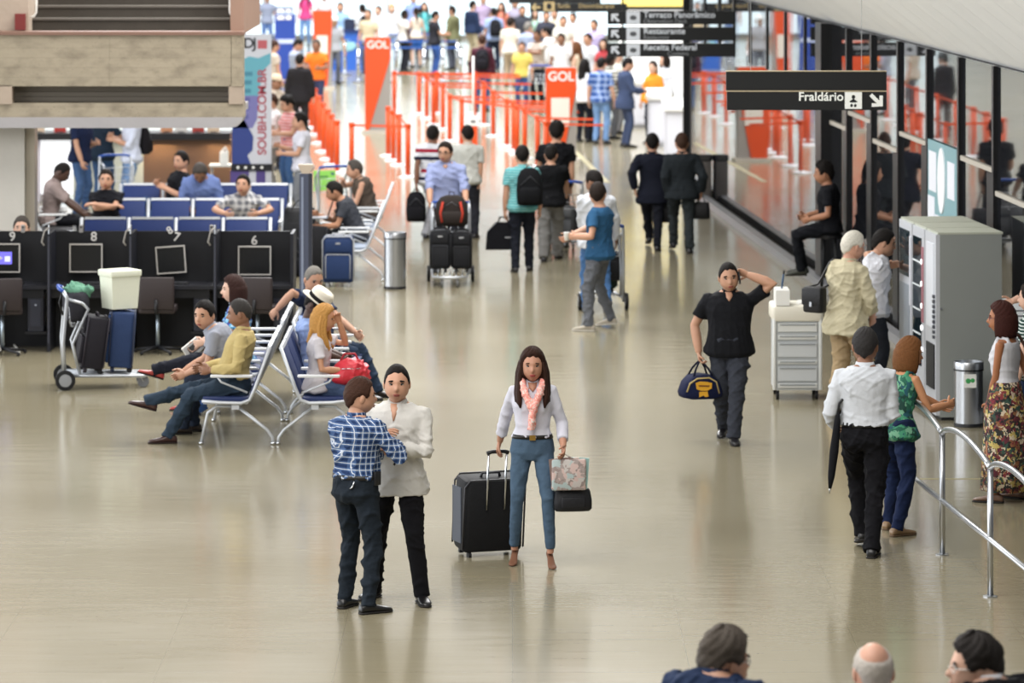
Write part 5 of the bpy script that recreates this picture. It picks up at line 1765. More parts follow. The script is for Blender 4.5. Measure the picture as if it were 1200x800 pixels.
O_ = person('dozing person in white fedora, pale blue tee and jeans on the bench', at=(XS_R - .10, 41.72, 0), H=1.70, face=-90, sit=.45, lean=-6, head=(-18, -28, 0),
       feet=(('w', .10, .62, 0), ('w', -.12, .56, 0)), hands=(('l', .06, .28, .64), ('l', -.06, .28, .66)), top=('tee', cloth('#8fa3d0')), bottom=('jeans', denim('#34424f')), shoes=('#25201e', 'shoe'), hair=('short', 'black'), sk='dark', lod=0,
       extras=(('fedora', cloth('#d8d3c4', bump=.1), cloth('#1b1a1c')),))
Q_ = person('grey-haired man in navy shirt, arm draped over the bench back', at=(XS_R - .14, 43.98, 0), H=1.76, face=-112, sit=.45, lean=-14, head=(-40, -16, 0),
       feet=(('w', .10, .56, 0), ('w', -.12, .60, 0)), hands=((325, 362, -.3), ('l', -.12, .36, .64)), top=('shirt', cloth('#26304a')), bottom=('jeans', denim('#2c394d')), shoes=('#25201e', 'shoe'), hair=('crop', 'grey'), sk='tan', lod=0, elbows=((.6, .3, .6), None))
# ---- rows behind the booths
person('man in black tee sitting with crossed arms behind the booths', at=(W(124, 0, 58).x, 58.03, 0), H=1.76, face=180, sit=.45, lean=-6, hands=(('l', -.12, .26, .88), ('l', .12, .27, .90)), feet=(('w', .12, .42, 0), ('w', -.12, .42, 0)),
       top=('tee', cloth('#121318')), bottom=('trousers', cloth('#16171c')), hair=('short', 'dark'), sk='tan', elbows=((1, .2, -.5), (-1, .2, -.5)))
person('young man in grey checked shirt leaning on the seat in front', at=(W(286, 0, 57.8).x, 57.95, 0), H=1.74, face=178, sit=.45, lean=24, head=(-10, 6, 0), hands=(('l', .22, .46, .80), ('l', -.22, .46, .80)), feet=(('w', .12, .42, 0), ('w', -.12, .42, 0)),
       top=('shirt', plaid('#b4b4b4', '#6a6c74', '#d8d8d8', .09)), bottom=('trousers', cloth('#2a2c34')), hair=('short', 'black'), sk='tan', elbows=((1, -.2, -.2), (-1, -.2, -.2)))
person('grey-haired man in blue shirt bent forward over his lap', at=(W(236, 0, 60.7).x, 60.85, 0), H=1.86, face=180, sit=.47, lean=36, head=(0, -48, 0), hands=(('l', .16, .40, .62), ('l', -.16, .40, .62)), feet=(('w', .14, .44, 0), ('w', -.14, .44, 0)),
       top=('long', cloth('#6a7cae')), bottom=('trousers', cloth('#20222a')), hair=('short', 'greydark'), sk='brown', bulk=1.1)
person('reclining man in black tee looking aside behind the bent man', at=(W(206, 0, 61.2).x, 61.0, 0), H=1.78, face=112, sit=.50, lean=-16, head=(25, 0, 0), hands=(('l', -.05, .25, .95), ('l', -.16, .2, .9)), feet=(('w', .15, .75, .35, .3), ('w', -.12, .45, 0)),
       top=('tee', cloth('#131419')), bottom=('jeans', denim('#2c4468')), shoes=('#c0503a', 'shoe'), hair=('short', 'black'), sk='tan')
person('sleeping man in taupe shirt slumped on the dark bench', at=(W(58, 0, 59.7).x, 59.8, 0), H=1.78, face=-88, sit=.45, lean=10, head=(-8, -32, 0), hands=(('l', .12, .52, .56), ('l', -.05, .50, .60)), feet=(('w', .12, .50, 0), ('w', -.12, .45, 0)),
       top=('shirt', cloth('#8b7d7a'), {'sl': .9}), bottom=('trousers', cloth('#17181d')), hair=('crop', 'black'), sk='dark')
o = dup(sc0, (W(25, 0, 49.5).x, 49.55, 0), R_(180), 'dark swivel chair hidden behind the booth with the lit monitor')
person('person with grey hair half hidden behind the lit booth', at=(W(25, 0, 49.5).x, 49.55, 0), H=1.68, face=182, sit=.54, feet=(('w', .12, .36, 0), ('w', -.12, .36, 0)), top=('shirt', cloth('#8a3c44')), hair=('short', 'greydark'), sk='light', hands=(('l', .15, .2, .7), ('l', -.15, .2, .7)))
# ---- standing behind the rows
person('man in navy polo and jeans standing by the bar counter', at=(W(94, 0, 67).x, 67, 0), H=1.78, face=-120, hands=(('l', .25, .22, .82), ('l', -.1, .25, 1.15)), top=('polo', cloth('#1b2440')), bottom=('jeans', denim('#40597f')), sk='tan', lean=6)
person('person in dark tee and jeans between navy polo and white shirt', at=(W(120, 0, 67.6).x, 67.6, 0), H=1.76, face=-20, hands=(('l', .2, .3, 1.2), ('l', -.2, .2, .9)), top=('tee', cloth('#23303f')), bottom=('jeans', denim('#3a5377')), sk='tan')
R2 = person('person in white shirt and light jeans with black backpack', at=(W(154, 0, 67).x, 67, 0), H=1.78, face=110, hands=(('l', .0, .3, 1.25), ('l', -.08, .3, 1.2)), top=('roll', cloth('#c9cfe0')), bottom=('jeans', denim('#6a86ac')), sk='tan')
dup(tr0, (W(141, 0, 65).x, 65.2, 0), R_(200), 'luggage trolley standing before the people at the bar counter')
# ---- young man with laptop, older man behind him
XE = bE.location.x
S_ = person('young man in dark grey tee bent over a laptop', at=(XE - .16, 57.2, 0), H=1.72, face=90, sit=.45, lean=32, head=(0, -18, 0), feet=(('w', .10, .45, 0), ('w', -.10, .42, 0)), hands=(('l', .05, .52, .80), ('l', -.14, .48, .66)),
       top=('tee', cloth('#3a3c42')), bottom=('shorts', cloth('#141418')), hair=('short', 'black'), sk='#a87a5e')
dup(bE, (XE + .02, 60.6, 0), R_(90), 'pale grey tandem bench of the man in brown vest')
T_ = person('grey-haired man in brown vest over blue shirt, chin on hand', at=(XE - .12, 60.6, 0), H=1.72, face=96, sit=.46, lean=20, head=(0, -6, 0), feet=(('w', .10, .45, 0), ('w', -.10, .42, 0)), hands=(('l', .10, .36, 1.02), ('l', -.12, .40, .60)),
       top=('vest', cloth('#4a4038'), {'hem': -.08}), bottom=('trousers', cloth('#26272c')), hair=('short', 'greydark'), sk='tan')
# ---- walking and standing in the middle distance
U_ = person('man in light blue shirt and glasses pushing a loaded trolley', at=(522, 318), H=1.78, face=176, hands=((503, 255, -.45), (549, 256, -.45)), head=(-14, -4, 0), lean=6, top=('roll', cloth('#8d97bd')), bottom=('trousers', cloth('#2b2d35')), hair=('short', 'dark'), sk='tan', bulk=1.08, extras=(('glasses', BLACKP), ('vneck', .06)), feet=(('w', .1, .05, 0), ('w', -.12, -.2, .03)))
V_ = person('man in red, navy and white striped tee walking away', at=(507, 279), H=1.70, face=-4, feet=((499, 279), (514, 276, .04)), hands=((528, 230, .0), (487, 226, .0)), top=('tee', stripes([('#c8cad0', .45), ('#1d2138', .62), ('#c8cad0', .82), ('#8f2236', 1.0)], .30, off=.62)), bottom=('trousers', cloth('#8f9096')), shoes=('#22222a', 'shoe'), hair=('short', 'black'), sk='#6e4a38', bulk=1.05)
W_ = person('man in untucked pale grey shirt walking away beside striped tee', at=(548, 279), H=1.68, face=-6, hands=((560, 236, -.02), None), top=('shirt', cloth('#b5b6b0')), bottom=('trousers', cloth('#24252b')), hair=('short', 'black'), sk='tan', bulk=1.08, head=(14, 0, 0))
X_ = person('man in teal striped polo with backpack and garment bag', at=(612, 318), H=1.72, face=2, feet=((620, 317), (604, 319)), hands=((634, 262, .12), (591, 258, 0)), top=('polo', stripes([('#4d9aa0', .7), ('#9cc8c6', 1.0)], .035)), bottom=('trousers', cloth('#1a1d26')), hair=('short', 'black'), sk='tan')
Y_ = person('man in black tee and grey trousers pushing the grey-bag trolley', at=(646, 305), H=1.66, face=-8, feet=((653, 303), (637, 307)), hands=((665, 232, .4), (648, 234, .45)), top=('tee', cloth('#0f1013')), bottom=('wide', cloth('#6d6c6a')), hair=('short', 'black'), sk='tan', bulk=1.05)
Z_ = person('tall man in black tee carrying a black tote bag', at=(652, 290), H=1.82, face=-4, hands=((669, 230, 0), ('l', -.2, .3, 1.0)), top=('tee', cloth('#101115')), bottom=('trousers', cloth('#3c3c3e')), hair=('full', 'black'), sk='tan', bulk=1.08)
AA = person('man in blue tee and grey jeans glancing away, holding a cup', at=(702, 386), H=1.76, face=68, feet=((716, 383, .03), (690, 388)), hands=((668, 277, .05), (674, 277, -.12)), head=(-75, 0, 0), top=('tee', cloth('#2a5275')), bottom=('jeans', denim('#5d6066')), shoes=('#a8a092', 'sneaker', '#c8c4ba'), hair=('short', 'dark'), sk='tan', lod=0, bulk=1.06)
AB = person('man in white long-sleeved shirt standing behind blue tee man', at=(698, 366), H=1.76, face=10, feet=((712, 366), (686, 364)), hands=((722, 285, .3), (686, 290, .35)), head=(40, -8, 0), top=('long', cloth('#c3c7ce'), {'hem': -.14}), bottom=('jeans', denim('#4a6fa0')), hair=('short', 'black'), sk='brown', lod=1)
AC = person('man in dark suit walking away beside the dark grey jacket', at=(763, 292), H=1.75, face=-2, feet=((770, 294), (761, 288, .05)), hands=((779, 224, .1), (744, 222, .0)), top=('jacket', cloth('#171a26')), bottom=('trousers', cloth('#15171f')), hair=('short', 'black'), sk='tan')
AD = person('man in dark grey jacket walking away with shoulder bags', at=(800, 295), H=1.74, face=0, feet=((808, 297), (789, 293, .03)), hands=((822, 225, 0), (784, 226, 0)), top=('jacket', cloth('#22272b'), {'hem': -.14}), bottom=('trousers', cloth('#2b3032')), hair=('short', '#3d2a20'), sk='tan', bulk=1.06)
# man perched by the glass
st = thing('bar_stool', 'black high stool beside the glass wall', 'stool', (W(972, 0, 54.2).x, 54.2, 0))
MB().lathe([(.16, .75), (.17, .77), (.17, .79), (.15, .81)], n=20).build('seat', BLACKP, st, 'auto')
for k in range(4):
    a = math.pi / 4 + k * math.pi / 2
    MB().tube([(.10 * math.cos(a), .10 * math.sin(a), .76), (.15 * math.cos(a), .15 * math.sin(a), 0)], .014, 8).build('leg', FRAME, st, True)
AE = person('young man in black print tee perched beside the glass wall', at=(W(972, 0, 54.2).x, 54.2, 0), H=1.78, face=85, sit=.80, lean=4, head=(0, -2, 0), feet=(('w', .05, .34, .30), ('w', -.12, .36, .28)), hands=(('l', .15, .3, 1.02), ('l', -.14, .24, 1.0)), top=('tee', cloth('#14151a')), bottom=('trousers', cloth('#14161b')), shoes=('#3a3d36', 'shoe'), hair=('full', 'black'), sk='#a9785c')
b = MB()
cT, MT = AE['spine'](.24)
prt = MB().rbox((0, 0, 0), (.10, .03, .14), .01)
prt.v = [tuple(MT @ V(p) + cT + MT @ V((-.155, .03, 0)) - AE['at']) for p in prt.v]
prt.build('shirt_print', mat('#c6ccd2', .7), AE['root'])
# partial figure at the right edge
person('person in dark green striped top beside the white notice stand', at=(W(1212, 0, 38.6).x, 38.6, 0), H=1.70, face=60, top=('tee', stripes([('#1e3a36', .6), ('#c0c8c4', 1.0)], .03)), bottom=('trousers', cloth('#22304a')), hair=('short', 'dark'), sk='light', hands=(('l', .1, .25, 1.5), None), lod=0)

# ================================================================== FAR CROWD
def far(label, px, top_y, H=1.74, face=180, top=('tee', '#cccccc'), bottom=('trousers', '#2a2c34'), hair=('short', 'black'), sk='tan', fem=False, hands=None, lean=0, bulk=1.0, head=(0, 0, 0), lod=2, **kw):
    Y = (HC - H) * FPX / (top_y + 150)
    tm = top[1] if not isinstance(top[1], str) else cloth(top[1])
    bmt = bottom[1] if not isinstance(bottom[1], str) else cloth(bottom[1])
    return person(label, at=((px - 600) * Y / FPX, Y, 0), H=H, face=face, top=(top[0], tm) + tuple(top[2:]), bottom=(bottom[0], bmt) + tuple(bottom[2:]), hair=hair, sk=sk, fem=fem, hands=hands, lean=lean, bulk=bulk, head=head, lod=lod, **kw)
FW = (('l', .15, .32, 1.10), ('l', -.15, .32, 1.10))
far('man in white tee facing the red-striped shirt in the queue', 354, 130, face=95, top=('tee', '#c9c9d3'), bottom=('trousers', '#6f7277'), hands=(('l', .1, .34, 1.2), ('l', -.12, .3, 1.1)), lod=1)
R3 = far('young man in red striped shirt with dark backpack, chin down', 340, 110, face=120, top=('tee', stripes([('#c05a60', .5), ('#d8b8b4', 1.0)], .05)), bottom=('jeans', '#3d5a86'), hair=('full', 'black'), hands=FW, head=(0, -15, 0), lod=1)
far('man in white polo behind the tall banner', 320, 108, face=100, top=('polo', '#d9d6d6'), bottom=('trousers', '#8d8a86'), hair=('short', 'brown'), hands=FW, lod=1)
far('person in beige cap beside the banner', 322, 86, face=-130, top=('tee', '#a39788'), bottom=('trousers', '#3a3a40'), extras=(('cap', cloth('#b8a58e')),), sk='brown')
far('person in beige shirt half hidden by the banner', 320, 46, face=-60, top=('tee', '#b8ab9c'), bottom=('trousers', '#4a4c52'), hair=('short', 'brown'))
far('man in light grey hooded jacket looking down in the queue', 346, 44, face=-80, top=('long', '#9aa2b4'), bottom=('trousers', '#7f8899'), head=(0, -20, 0), hands=FW)
far('man in black jacket seen from behind in the queue', 351, 62, face=-10, top=('jacket', '#201e20'), bottom=('trousers', '#2a2729'))
far('attendant in orange shirt beside the orange totem', 371, 45, face=170, top=('tee', '#e8762a'), bottom=('trousers', '#3a3f5c'), hair=('short', 'greydark'), sk='brown', hands=FW)
far('person in pink top and blue jeans by the blue panel', 358, -12, face=170, top=('tee', '#e0508c'), bottom=('jeans', '#6f93c4'), fem=True, hair=('long', 'brown'))
far('man in grey patterned tee beside the tall blue stand', 313, -8, face=190, top=('tee', '#8f97ac'), bottom=('jeans', '#5a74a4'))
far('person in white top beside the pink top', 380, -10, face=160, top=('tee', '#e2e2e6'), bottom=('trousers', '#b0b4bc'), hair=('short', 'brown'))
F1 = far('man in white shirt with black backpack behind blue belts', 425, 4, face=20, top=('shirt', '#d6d8dc'), bottom=('trousers', '#8a8f9a'), sk='brown')
far('man in white shirt beside the fair-haired person', 444, 6, face=150, top=('long', '#e0e0e2'), bottom=('trousers', '#a0a6b2'), hair=('short', 'brown'), sk='light')
far('fair-haired person in white shirt in the far row', 459, 4, face=190, top=('long', '#dedfe2'), bottom=('jeans', '#90a4c4'), hair=('short', 'blonde'), sk='light')
far('dark-skinned person in white top behind the ponytail woman', 473, 11, face=-60, top=('tee', '#d2ccc4'), bottom=('trousers', '#23252c'), sk='dark', H=1.68)
far('woman with ponytail in beige top and blue shorts', 488, 8, H=1.68, face=10, top=('tank', '#d3c6b4'), bottom=('shorts', '#2f5ea8'), fem=True, hair=('pony', 'dark'), sk='light')
far('tall man in light blue shirt behind the ponytail woman', 484, -8, H=1.8, face=200, top=('long', '#8fa4d8'), bottom=('trousers', '#3f4c6c'), sk='light')
far('person in black top holding a beige bag in the far row', 509, 12, face=-70, top=('tee', '#2a2a30'), bottom=('jeans', '#34508a'), hands=FW)
far('man in navy top and khaki trousers near the far group', 553, 0, H=1.8, face=-50, top=('long', '#24304a'), bottom=('trousers', '#b8ad92'), sk='light', bulk=1.1)
F2 = far('man in maroon sweater seen from behind with black backpack', 565, 40, face=0, top=('long', '#4a2430'), bottom=('jeans', '#34527e'), sk='light', hair=('short', 'brown'))
F3 = far('man in light blue shirt with black backpack in the far group', 579, 8, face=10, top=('shirt', '#93a6cc'), bottom=('trousers', '#232a3c'))
far('person in pale tee and beige trousers seen from behind', 598, 20, face=-20, top=('tee', '#d9d3c6'), bottom=('trousers', '#a8977f'), hair=('full', 'dark'), sk='light')
far('man in grey-blue shirt with strap beside beige trousers person', 618, 25, face=-40, top=('shirt', '#98a4bf'), bottom=('jeans', '#8aa0c0'), hair=('short', 'grey'), sk='light')
far('man in brown striped tee with crossed arms beside the trolley', 630, 34, face=150, top=('tee', stripes([('#8a7263', .5), ('#cfc7bd', 1.0)], .07)), bottom=('trousers', '#1b1d24'), sk='brown', hands=(('l', -.12, .26, 1.2), ('l', .12, .27, 1.22)), elbows=((1, .2, -.5), (-1, .2, -.5)))
far('man in white long-sleeved shirt bending forward in the crowd', 646, 30, face=70, top=('long', '#dfdfe0'), bottom=('trousers', '#22232a'), lean=12)
far('young man in white tee facing the camera in the crowd', 658, 38, face=170, top=('tee', '#e0e0e2'), bottom=('trousers', '#30333c'), sk='brown')
far('person in cream clothes below the hanging arrow sign', 660, 18, face=180, top=('tee', '#e0dcd2'), bottom=('trousers', '#c8c4bc'))
far('dark-haired person in white below the hanging arrow sign', 672, 14, face=150, top=('long', '#e3e2e4'), bottom=('trousers', '#b4b6ba'))
far('woman with long brown hair in sleeveless cream top', 677, 48, H=1.66, face=60, top=('tank', '#cbbba4'), bottom=('trousers', '#9a958c'), fem=True, hair=('long', 'auburn'), sk='light')
far('man in white tee with dark straps behind the orange kiosk', 690, 38, face=140, top=('tee', '#cdd2d8'), bottom=('trousers', '#4a4e58'))
far('woman with long dark hair, white top and dark trousers by counters', 684, 68, H=1.68, face=-30, top=('tee', '#dcdadc'), bottom=('trousers', '#171a22'), fem=True, hair=('long', 'black'), hands=FW)
far('man in blue checked shirt and jeans at the counters', 704, 66, face=-20, top=('shirt', plaid('#6a86b8', '#2f4a84', '#c8d2e4', .12)), bottom=('jeans', '#6f8fb8'))
far('person in white and black stripes behind the checked shirt', 714, 62, face=-40, top=('shirt', stripes([('#d0cfc4', .6), ('#4c4c48', 1.0)], .08)), bottom=('trousers', '#5a5c60'), sk='dark')
far('bald man in pale shirt behind the dark suit', 722, 58, face=-60, top=('shirt', '#d9d4c4'), bottom=('trousers', '#6a6a6c'), hair=('bald', 'grey'), sk='light')
far('man in slate blue suit standing at the check-in counter', 733, 66, H=1.78, face=-75, top=('jacket', '#3a4560'), bottom=('trousers', '#39435c'), hands=FW, head=(0, -8, 0))
far('agent in orange scarf behind the check-in counter', 766, 70, H=1.66, face=150, top=('long', '#e89030'), bottom=('trousers', '#3a3c44'), fem=True, hair=('pony', 'dark'), sk='light')
far('agent in white blouse behind the counter by the black column', 780, 62, H=1.70, face=120, top=('long', '#d6d8de'), bottom=('trousers', '#3a3c44'), fem=True, hair=('bob', 'dark'), sk='light')
far('man in grey tee walking at the far end beside the glazing', 604, -2, face=170, top=('tee', '#a9a4b8'), bottom=('trousers', '#5a5c66'))
far('person in mauve top far behind the maroon sweater', 566, -6, face=200, top=('tee', '#b4a2c0'), bottom=('jeans', '#5a6a94'))
far('person in dark vest in front of the white wall', 640, 12, face=190, top=('tee', '#3a3c48'), bottom=('trousers', '#8a8c92'))

extra = [('man in sky blue polo far behind the orange attendant', 399, 2, 175, 'polo', '#8fb0d6', '#3c4a66', 'short', 'dark', False),
         ('woman in coral top and grey trousers in the far group', 588, 2, 160, 'tee', '#d0806a', '#83868e', 'long', 'brown', True),
         ('man in charcoal polo standing beside the coral top', 612, 6, 185, 'polo', '#3b3d45', '#8a806f', 'short', 'black', False),
         ('woman in mint top behind the brown striped tee', 626, 10, 200, 'tank', '#a9cdbb', '#44506a', 'bob', 'dark', True),
         ('man in cream shirt and black trousers behind white tee', 650, 10, 170, 'long', '#d9d0ba', '#1e1f25', 'short', 'grey', False),
         ('man in lilac shirt near the yellow canopy', 697, 22, 150, 'shirt', '#b3a8cf', '#4b4d56', 'short', 'black', False),
         ('woman in red blouse behind the checked shirt', 708, 44, 160, 'shirt', '#b2454a', '#35373f', 'bob', 'black', True),
         ('boy in yellow tee next to the trolley in the crowd', 612, 48, 170, 'tee', '#d8c468', '#39507c', 'short', 'brown', False),
         ('man in olive jacket at the end of the blue belts', 531, 6, 60, 'jacket', '#6a6b4e', '#4b4f5a', 'short', 'dark', False),
         ('person in white cap and grey tee by the far desk', 391, 18, 200, 'tee', '#a6a8ae', '#5b5f6a', 'short', 'black', False),
         ('woman in turquoise top in the far row', 497, 2, 190, 'tee', '#5fb3b8', '#60646e', 'long', 'dark', True),
         ('man in beige polo waiting beside the far blue desk', 432, 10, 160, 'polo', '#c4b496', '#575a63', 'short', 'greydark', False)]
for lab, px, ty, fc, kt, ct_, cb_, hs_, hc_, fe in extra:
    far(lab, px, ty, H=1.56 if lab.startswith('boy') else (1.66 if fe else 1.76), face=fc, top=(kt, ct_), bottom=('trousers', cb_), hair=(hs_, hc_), fem=fe, sk='light' if fe else 'tan',
        extras=(('cap', cloth('#d8d8d4')),) if 'cap' in lab else ())
# ================================================================== BAGS AND OTHER HELD THINGS
def backpack(lab, loc, rz, w_=.30, d=.17, h=.44, col='#15161a', acc=None, tilt=0):
    t = thing('backpack', lab, 'backpack', loc, rz)
    t.rotation_euler = (R_(tilt), 0, rz)
    I3 = Matrix.Identity(3)
    mb = MB(); mb.loft([ering(V((0, o_, z)), I3, a, b, 18, 2.8) for z, a, b, o_ in ((0, w_ * .40, d * .38, 0), (.02, w_ * .47, d * .48, 0), (h * .4, w_ * .5, d * .5, 0), (h * .75, w_ * .46, d * .44, .01), (h * .93, w_ * .34, d * .32, .02), (h, w_ * .18, d * .16, .025))])
    mb.build('bag_body', cloth(col), t, True)
    mb = MB(); mb.loft([ering(V((0, -d * .46, z)), I3, a, b, 16, 2.8) for z, a, b in ((.03, w_ * .32, d * .12), (.06, w_ * .38, d * .22), (h * .42, w_ * .38, d * .22), (h * .5, w_ * .30, d * .10))])
    mb.build('front_pocket', cloth(col), t, True)
    if acc:
        for sx in (-1, 1):
            MB().tube([(sx * w_ * .28, -d * .62, .06), (sx * w_ * .33, -d * .60, h * .45), (sx * w_ * .26, -d * .40, h * .80)], .016, 8).build('trim', cloth(acc), t, True)
    for sx in (-1, 1):
        MB().tube([(sx * w_ * .28, d * .40, .06), (sx * w_ * .33, d * .72, h * .45), (sx * w_ * .26, d * .55, h * .86), (sx * w_ * .20, d * .25, h * .88)], .014, 6, flat=2).build('strap', cloth(col), t, True)
    MB().tube([(-.035, d * .12, h * .96), (-.03, d * .12, h + .04), (.03, d * .12, h + .04), (.035, d * .12, h * .96)], .008, 6).build('carry_loop', cloth(col), t, True)
    MB().tube([(-w_ * .36, -d * .40, h * .55), (0, -d * .50, h * .80), (w_ * .36, -d * .40, h * .55)], .004, 5).build('zip', mat('#55575c', .4, .5), t, True)
    return t
def tote(lab, grip, w_, d, h, col, drop=.18, rz=0.0, name='handbag', cat='bag', m=None):
    """bag hanging from a hand at grip"""
    grip = V(grip)
    t = thing(name, lab, cat, grip - V((0, 0, drop + h)), rz)
    m = m or mat(col, .55, 0, .35, .1, 12, .15, 40, key='bag_leather')
    I3 = Matrix.Identity(3)
    mb = MB(); mb.loft([ering(V((0, 0, z)), I3, a, b, 20, 3.4) for z, a, b in ((0, w_ * .44, d * .40), (.02, w_ * .5, d * .5), (h * .5, w_ * .5, d * .48), (h * .9, w_ * .46, d * .30), (h, w_ * .43, d * .22))])
    mb.build('bag_body', m, t, True)
    for sy in (-1, 1):
        MB().tube([(-w_ * .25, sy * d * .22, h * .85), (-w_ * .22, sy * d * .22, h), (-.02, sy * .012, h + drop - .005), (.02, sy * .012, h + drop - .005), (w_ * .22, sy * d * .22, h), (w_ * .25, sy * d * .22, h * .85)], .009, 7).build('strap', m, t, True)
    MB().tube([(-w_ * .42, 0, h * .995), (w_ * .42, 0, h * .995)], .005, 5).build('zip', mat('#6a6c70', .4, .6), t, True)
    MB().rbox((0, -d * .47, h * .42), (w_ * .62, .02, h * .5), .01).build('front_pocket', m, t, 'auto')
    return t
# woman: magazines and a dark bag
g = C_['grip'][1]
tb = thing('shopping_bag', 'clear shopping bag with magazines in the woman\'s hand', 'shopping bag', g - V((0, 0, .28)), R_(6))
for i, (c1, x) in enumerate((('#7e6a64', -.06), ('#c8b7ae', .0), ('#8fb0ae', .07))):
    MB().box((x + .04, .012 * i, .13), (.17, .010, .24), rot=rot3(0, -6 + 5 * i)).build('magazine', mat(c1, .4, 0, .4, .35, 14), tb)
MB().rbox((.04, .012, .12), (.27, .06, .24), .02).build('bag_sleeve', print_fabric(['#9a8e8a', '#b9b3af', '#8c7e7a', '#bfa8a2', '#a3b2b2'], 28), tb, 'auto')
MB().tube([(-.03, .01, .24), (0, 0, .285), (.08, .01, .24)], .006, 6).build('handle', mat('#b9b4ae', .4), tb, True)
tote('black soft bag hanging below the woman\'s magazines', g + V((.07, .08, -.10)), .30, .12, .17, '#14151a', .18, R_(8))
# man on the phone
g = D_['grip'][0]
db = thing('duffel_bag', 'navy duffel bag with yellow print in the phoning man\'s hand', 'duffel bag', g - V((0, 0, .36)), R_(14))
NV = cloth('#161c38')
mb = MB()
prof = [(-.19, .02), (-.20, .06), (-.165, .16), (-.10, .225), (0, .24), (.10, .225), (.165, .16), (.20, .06), (.19, .02), (.10, .0), (-.10, .0)]
rings = []
for y, k in ((-.13, .86), (-.115, .96), (-.06, 1.0), (.06, 1.0), (.115, .96), (.13, .86)):
    rings.append([V((x * k, y, .115 + (z - .115) * k)) for x, z in prof])
mb.loft(rings); mb.build('bag_body', NV, db, True)
YL = mat('#d8a02c', .6)
MB().tube([(-.17, -.128, .08), (-.14, -.132, .16), (-.07, -.132, .205), (.05, -.132, .21), (.12, -.132, .17), (.15, -.128, .06)], .008, 6).build('piping', mat('#b5a06a', .6), db, True)
MB().prism([(-.085, .165), (-.04, .178), (.03, .172), (.075, .16), (.07, .11), (.03, .09), (-.03, .09), (-.075, .105)], -.142, -.128).build('yellow_print', YL, db)
MB().prism([(-.05, .08), (.03, .082), (.04, .035), (.01, .03), (-.01, .045), (-.05, .03)], -.142, -.128).build('yellow_print', YL, db)
MB().prism([(-.06, .145), (.05, .14), (.045, .125), (-.055, .13)], -.146, -.141).build('dark_print', mat('#7a4a1a', .6), db)
for sy in (-1, 1):
    MB().tube([(-.10, sy * .10, .20), (-.06, sy * .06, .29), (-.012, sy * .012, .355), (.012, sy * .012, .355), (.06, sy * .06, .29), (.10, sy * .10, .20)], .010, 7).build('handle', cloth('#14172a'), db, True)
MB().bbox((.175, -.05, .08), (.19, .05, .14)).build('side_tab', mat('#a48a3c', .6), db)
ph_ = thing('mobile_phone', 'black mobile phone at the ear of the man in black polo', 'phone', D_['hc'] + D_['MH'] @ V((-.098, .025, -.015)))
mb = MB().rbox((0, 0, 0), (.012, .06, .12), .005)
mb.v = [tuple(D_['MH'] @ (rot3(20) @ V(p))) for p in mb.v]; mb.build('case', BLACKP, ph_, 'auto')
mb = MB().bbox((.006, -.025, -.05), (.008, .025, .05))
mb.v = [tuple(D_['MH'] @ (rot3(20) @ V(p))) for p in mb.v]; mb.build('screen', mat('#2a3038', .1), ph_)
# keys and phone case on the plaid man's belt
c, M = A_['spine'](.07)
pc = MB().rbox((0, 0, 0), (.03, .07, .10), .01)
pc.v = [tuple(M @ (V(p) + V((.185, .02, -.005))) + c - A_['at']) for p in pc.v]
pc.build('phone_pouch', BLACKP, A_['root'], 'auto')
kk = MB().tube([M @ V((.10, -.135, -.02)) + c - A_['at'], M @ V((.09, -.145, -.06)) + c - A_['at'], M @ V((.07, -.145, -.075)) + c - A_['at']], .006, 6)
kk.build('keys', CHROME, A_['root'], True)
# folded umbrella of the man in white shirt
g = E_['hand'][1]
top = W(983, 478, 33.8); bot = W(972, 578, 33.8)
um = thing('umbrella', 'folded black umbrella hanging at the white-shirted man\'s side', 'umbrella', bot)
d = top - bot
MB().tube([d * .06, d * .2, d * .5, d * .85, d * .95], [.012, .028, .036, .026, .010], 12).build('canopy', cloth('#15161a'), um, True)
MB().tube([V((0, 0, 0)), d * .08], .006, 8).build('tip', CHROME, um, True)
MB().tube([d * .93, d * 1.05, d * 1.10 + V((.02, 0, .0)), d * 1.09 + V((.05, 0, 0)), d * 1.05 + V((.06, 0, 0))], .010, 8).build('handle', BLACKP, um, True)
# shoulder bag of the man in the vest
def shoulder_bag(lab, info, side, hip_off, w_, d, h, col, rz, strap=True, drop=None):
    p = info['P'] + V(hip_off)
    t = thing('shoulder_bag', lab, 'bag', p, rz)
    m = mat(col, .5, 0, .35, .1, 12, .15, 40, key='bag_leather')
    MB().rbox((0, 0, h / 2), (w_, d, h), .04).build('bag_body', m, t, 'auto')
    MB().rbox((0, -d * .5, h * .62), (w_ * .96, .02, h * .62), .008).build('flap', m, t, 'auto')
    MB().rbox((0, -d * .5 - .012, h * .34), (.03, .012, .05), .004).build('buckle', STEEL, t)
    s1 = info['sh'][side] + V((0, 0, .075 * info['s']))
    RZi = Matrix.Rotation(-rz, 3, 'Z')
    L = lambda q: RZi @ (V(q) - p)
    c, Mx = info['spine'](.25)
    if strap:
        for k in (-1, 1):
            MB().tube([V((k * w_ * .4, 0, h * .95)), L(p.lerp(s1, .55) + info['RZ'] @ V((0, k * .10, 0))), L(s1 + info['RZ'] @ V((0, k * .055, -.02))), L(s1 + V((0, 0, .01)))], .010, 6, flat=1.6).build('strap', m, t, True)
    return t
shoulder_bag('black shoulder bag of the white-haired man in vest', I_, 1, (-.32, -.02, .03), .24, .12, .26, '#131316', R_(-40))
shoulder_bag('brown-strapped bag of the woman in patterned skirt', H_, 0, (.26, .06, -.05), .22, .10, .24, '#4a2e22', R_(60))
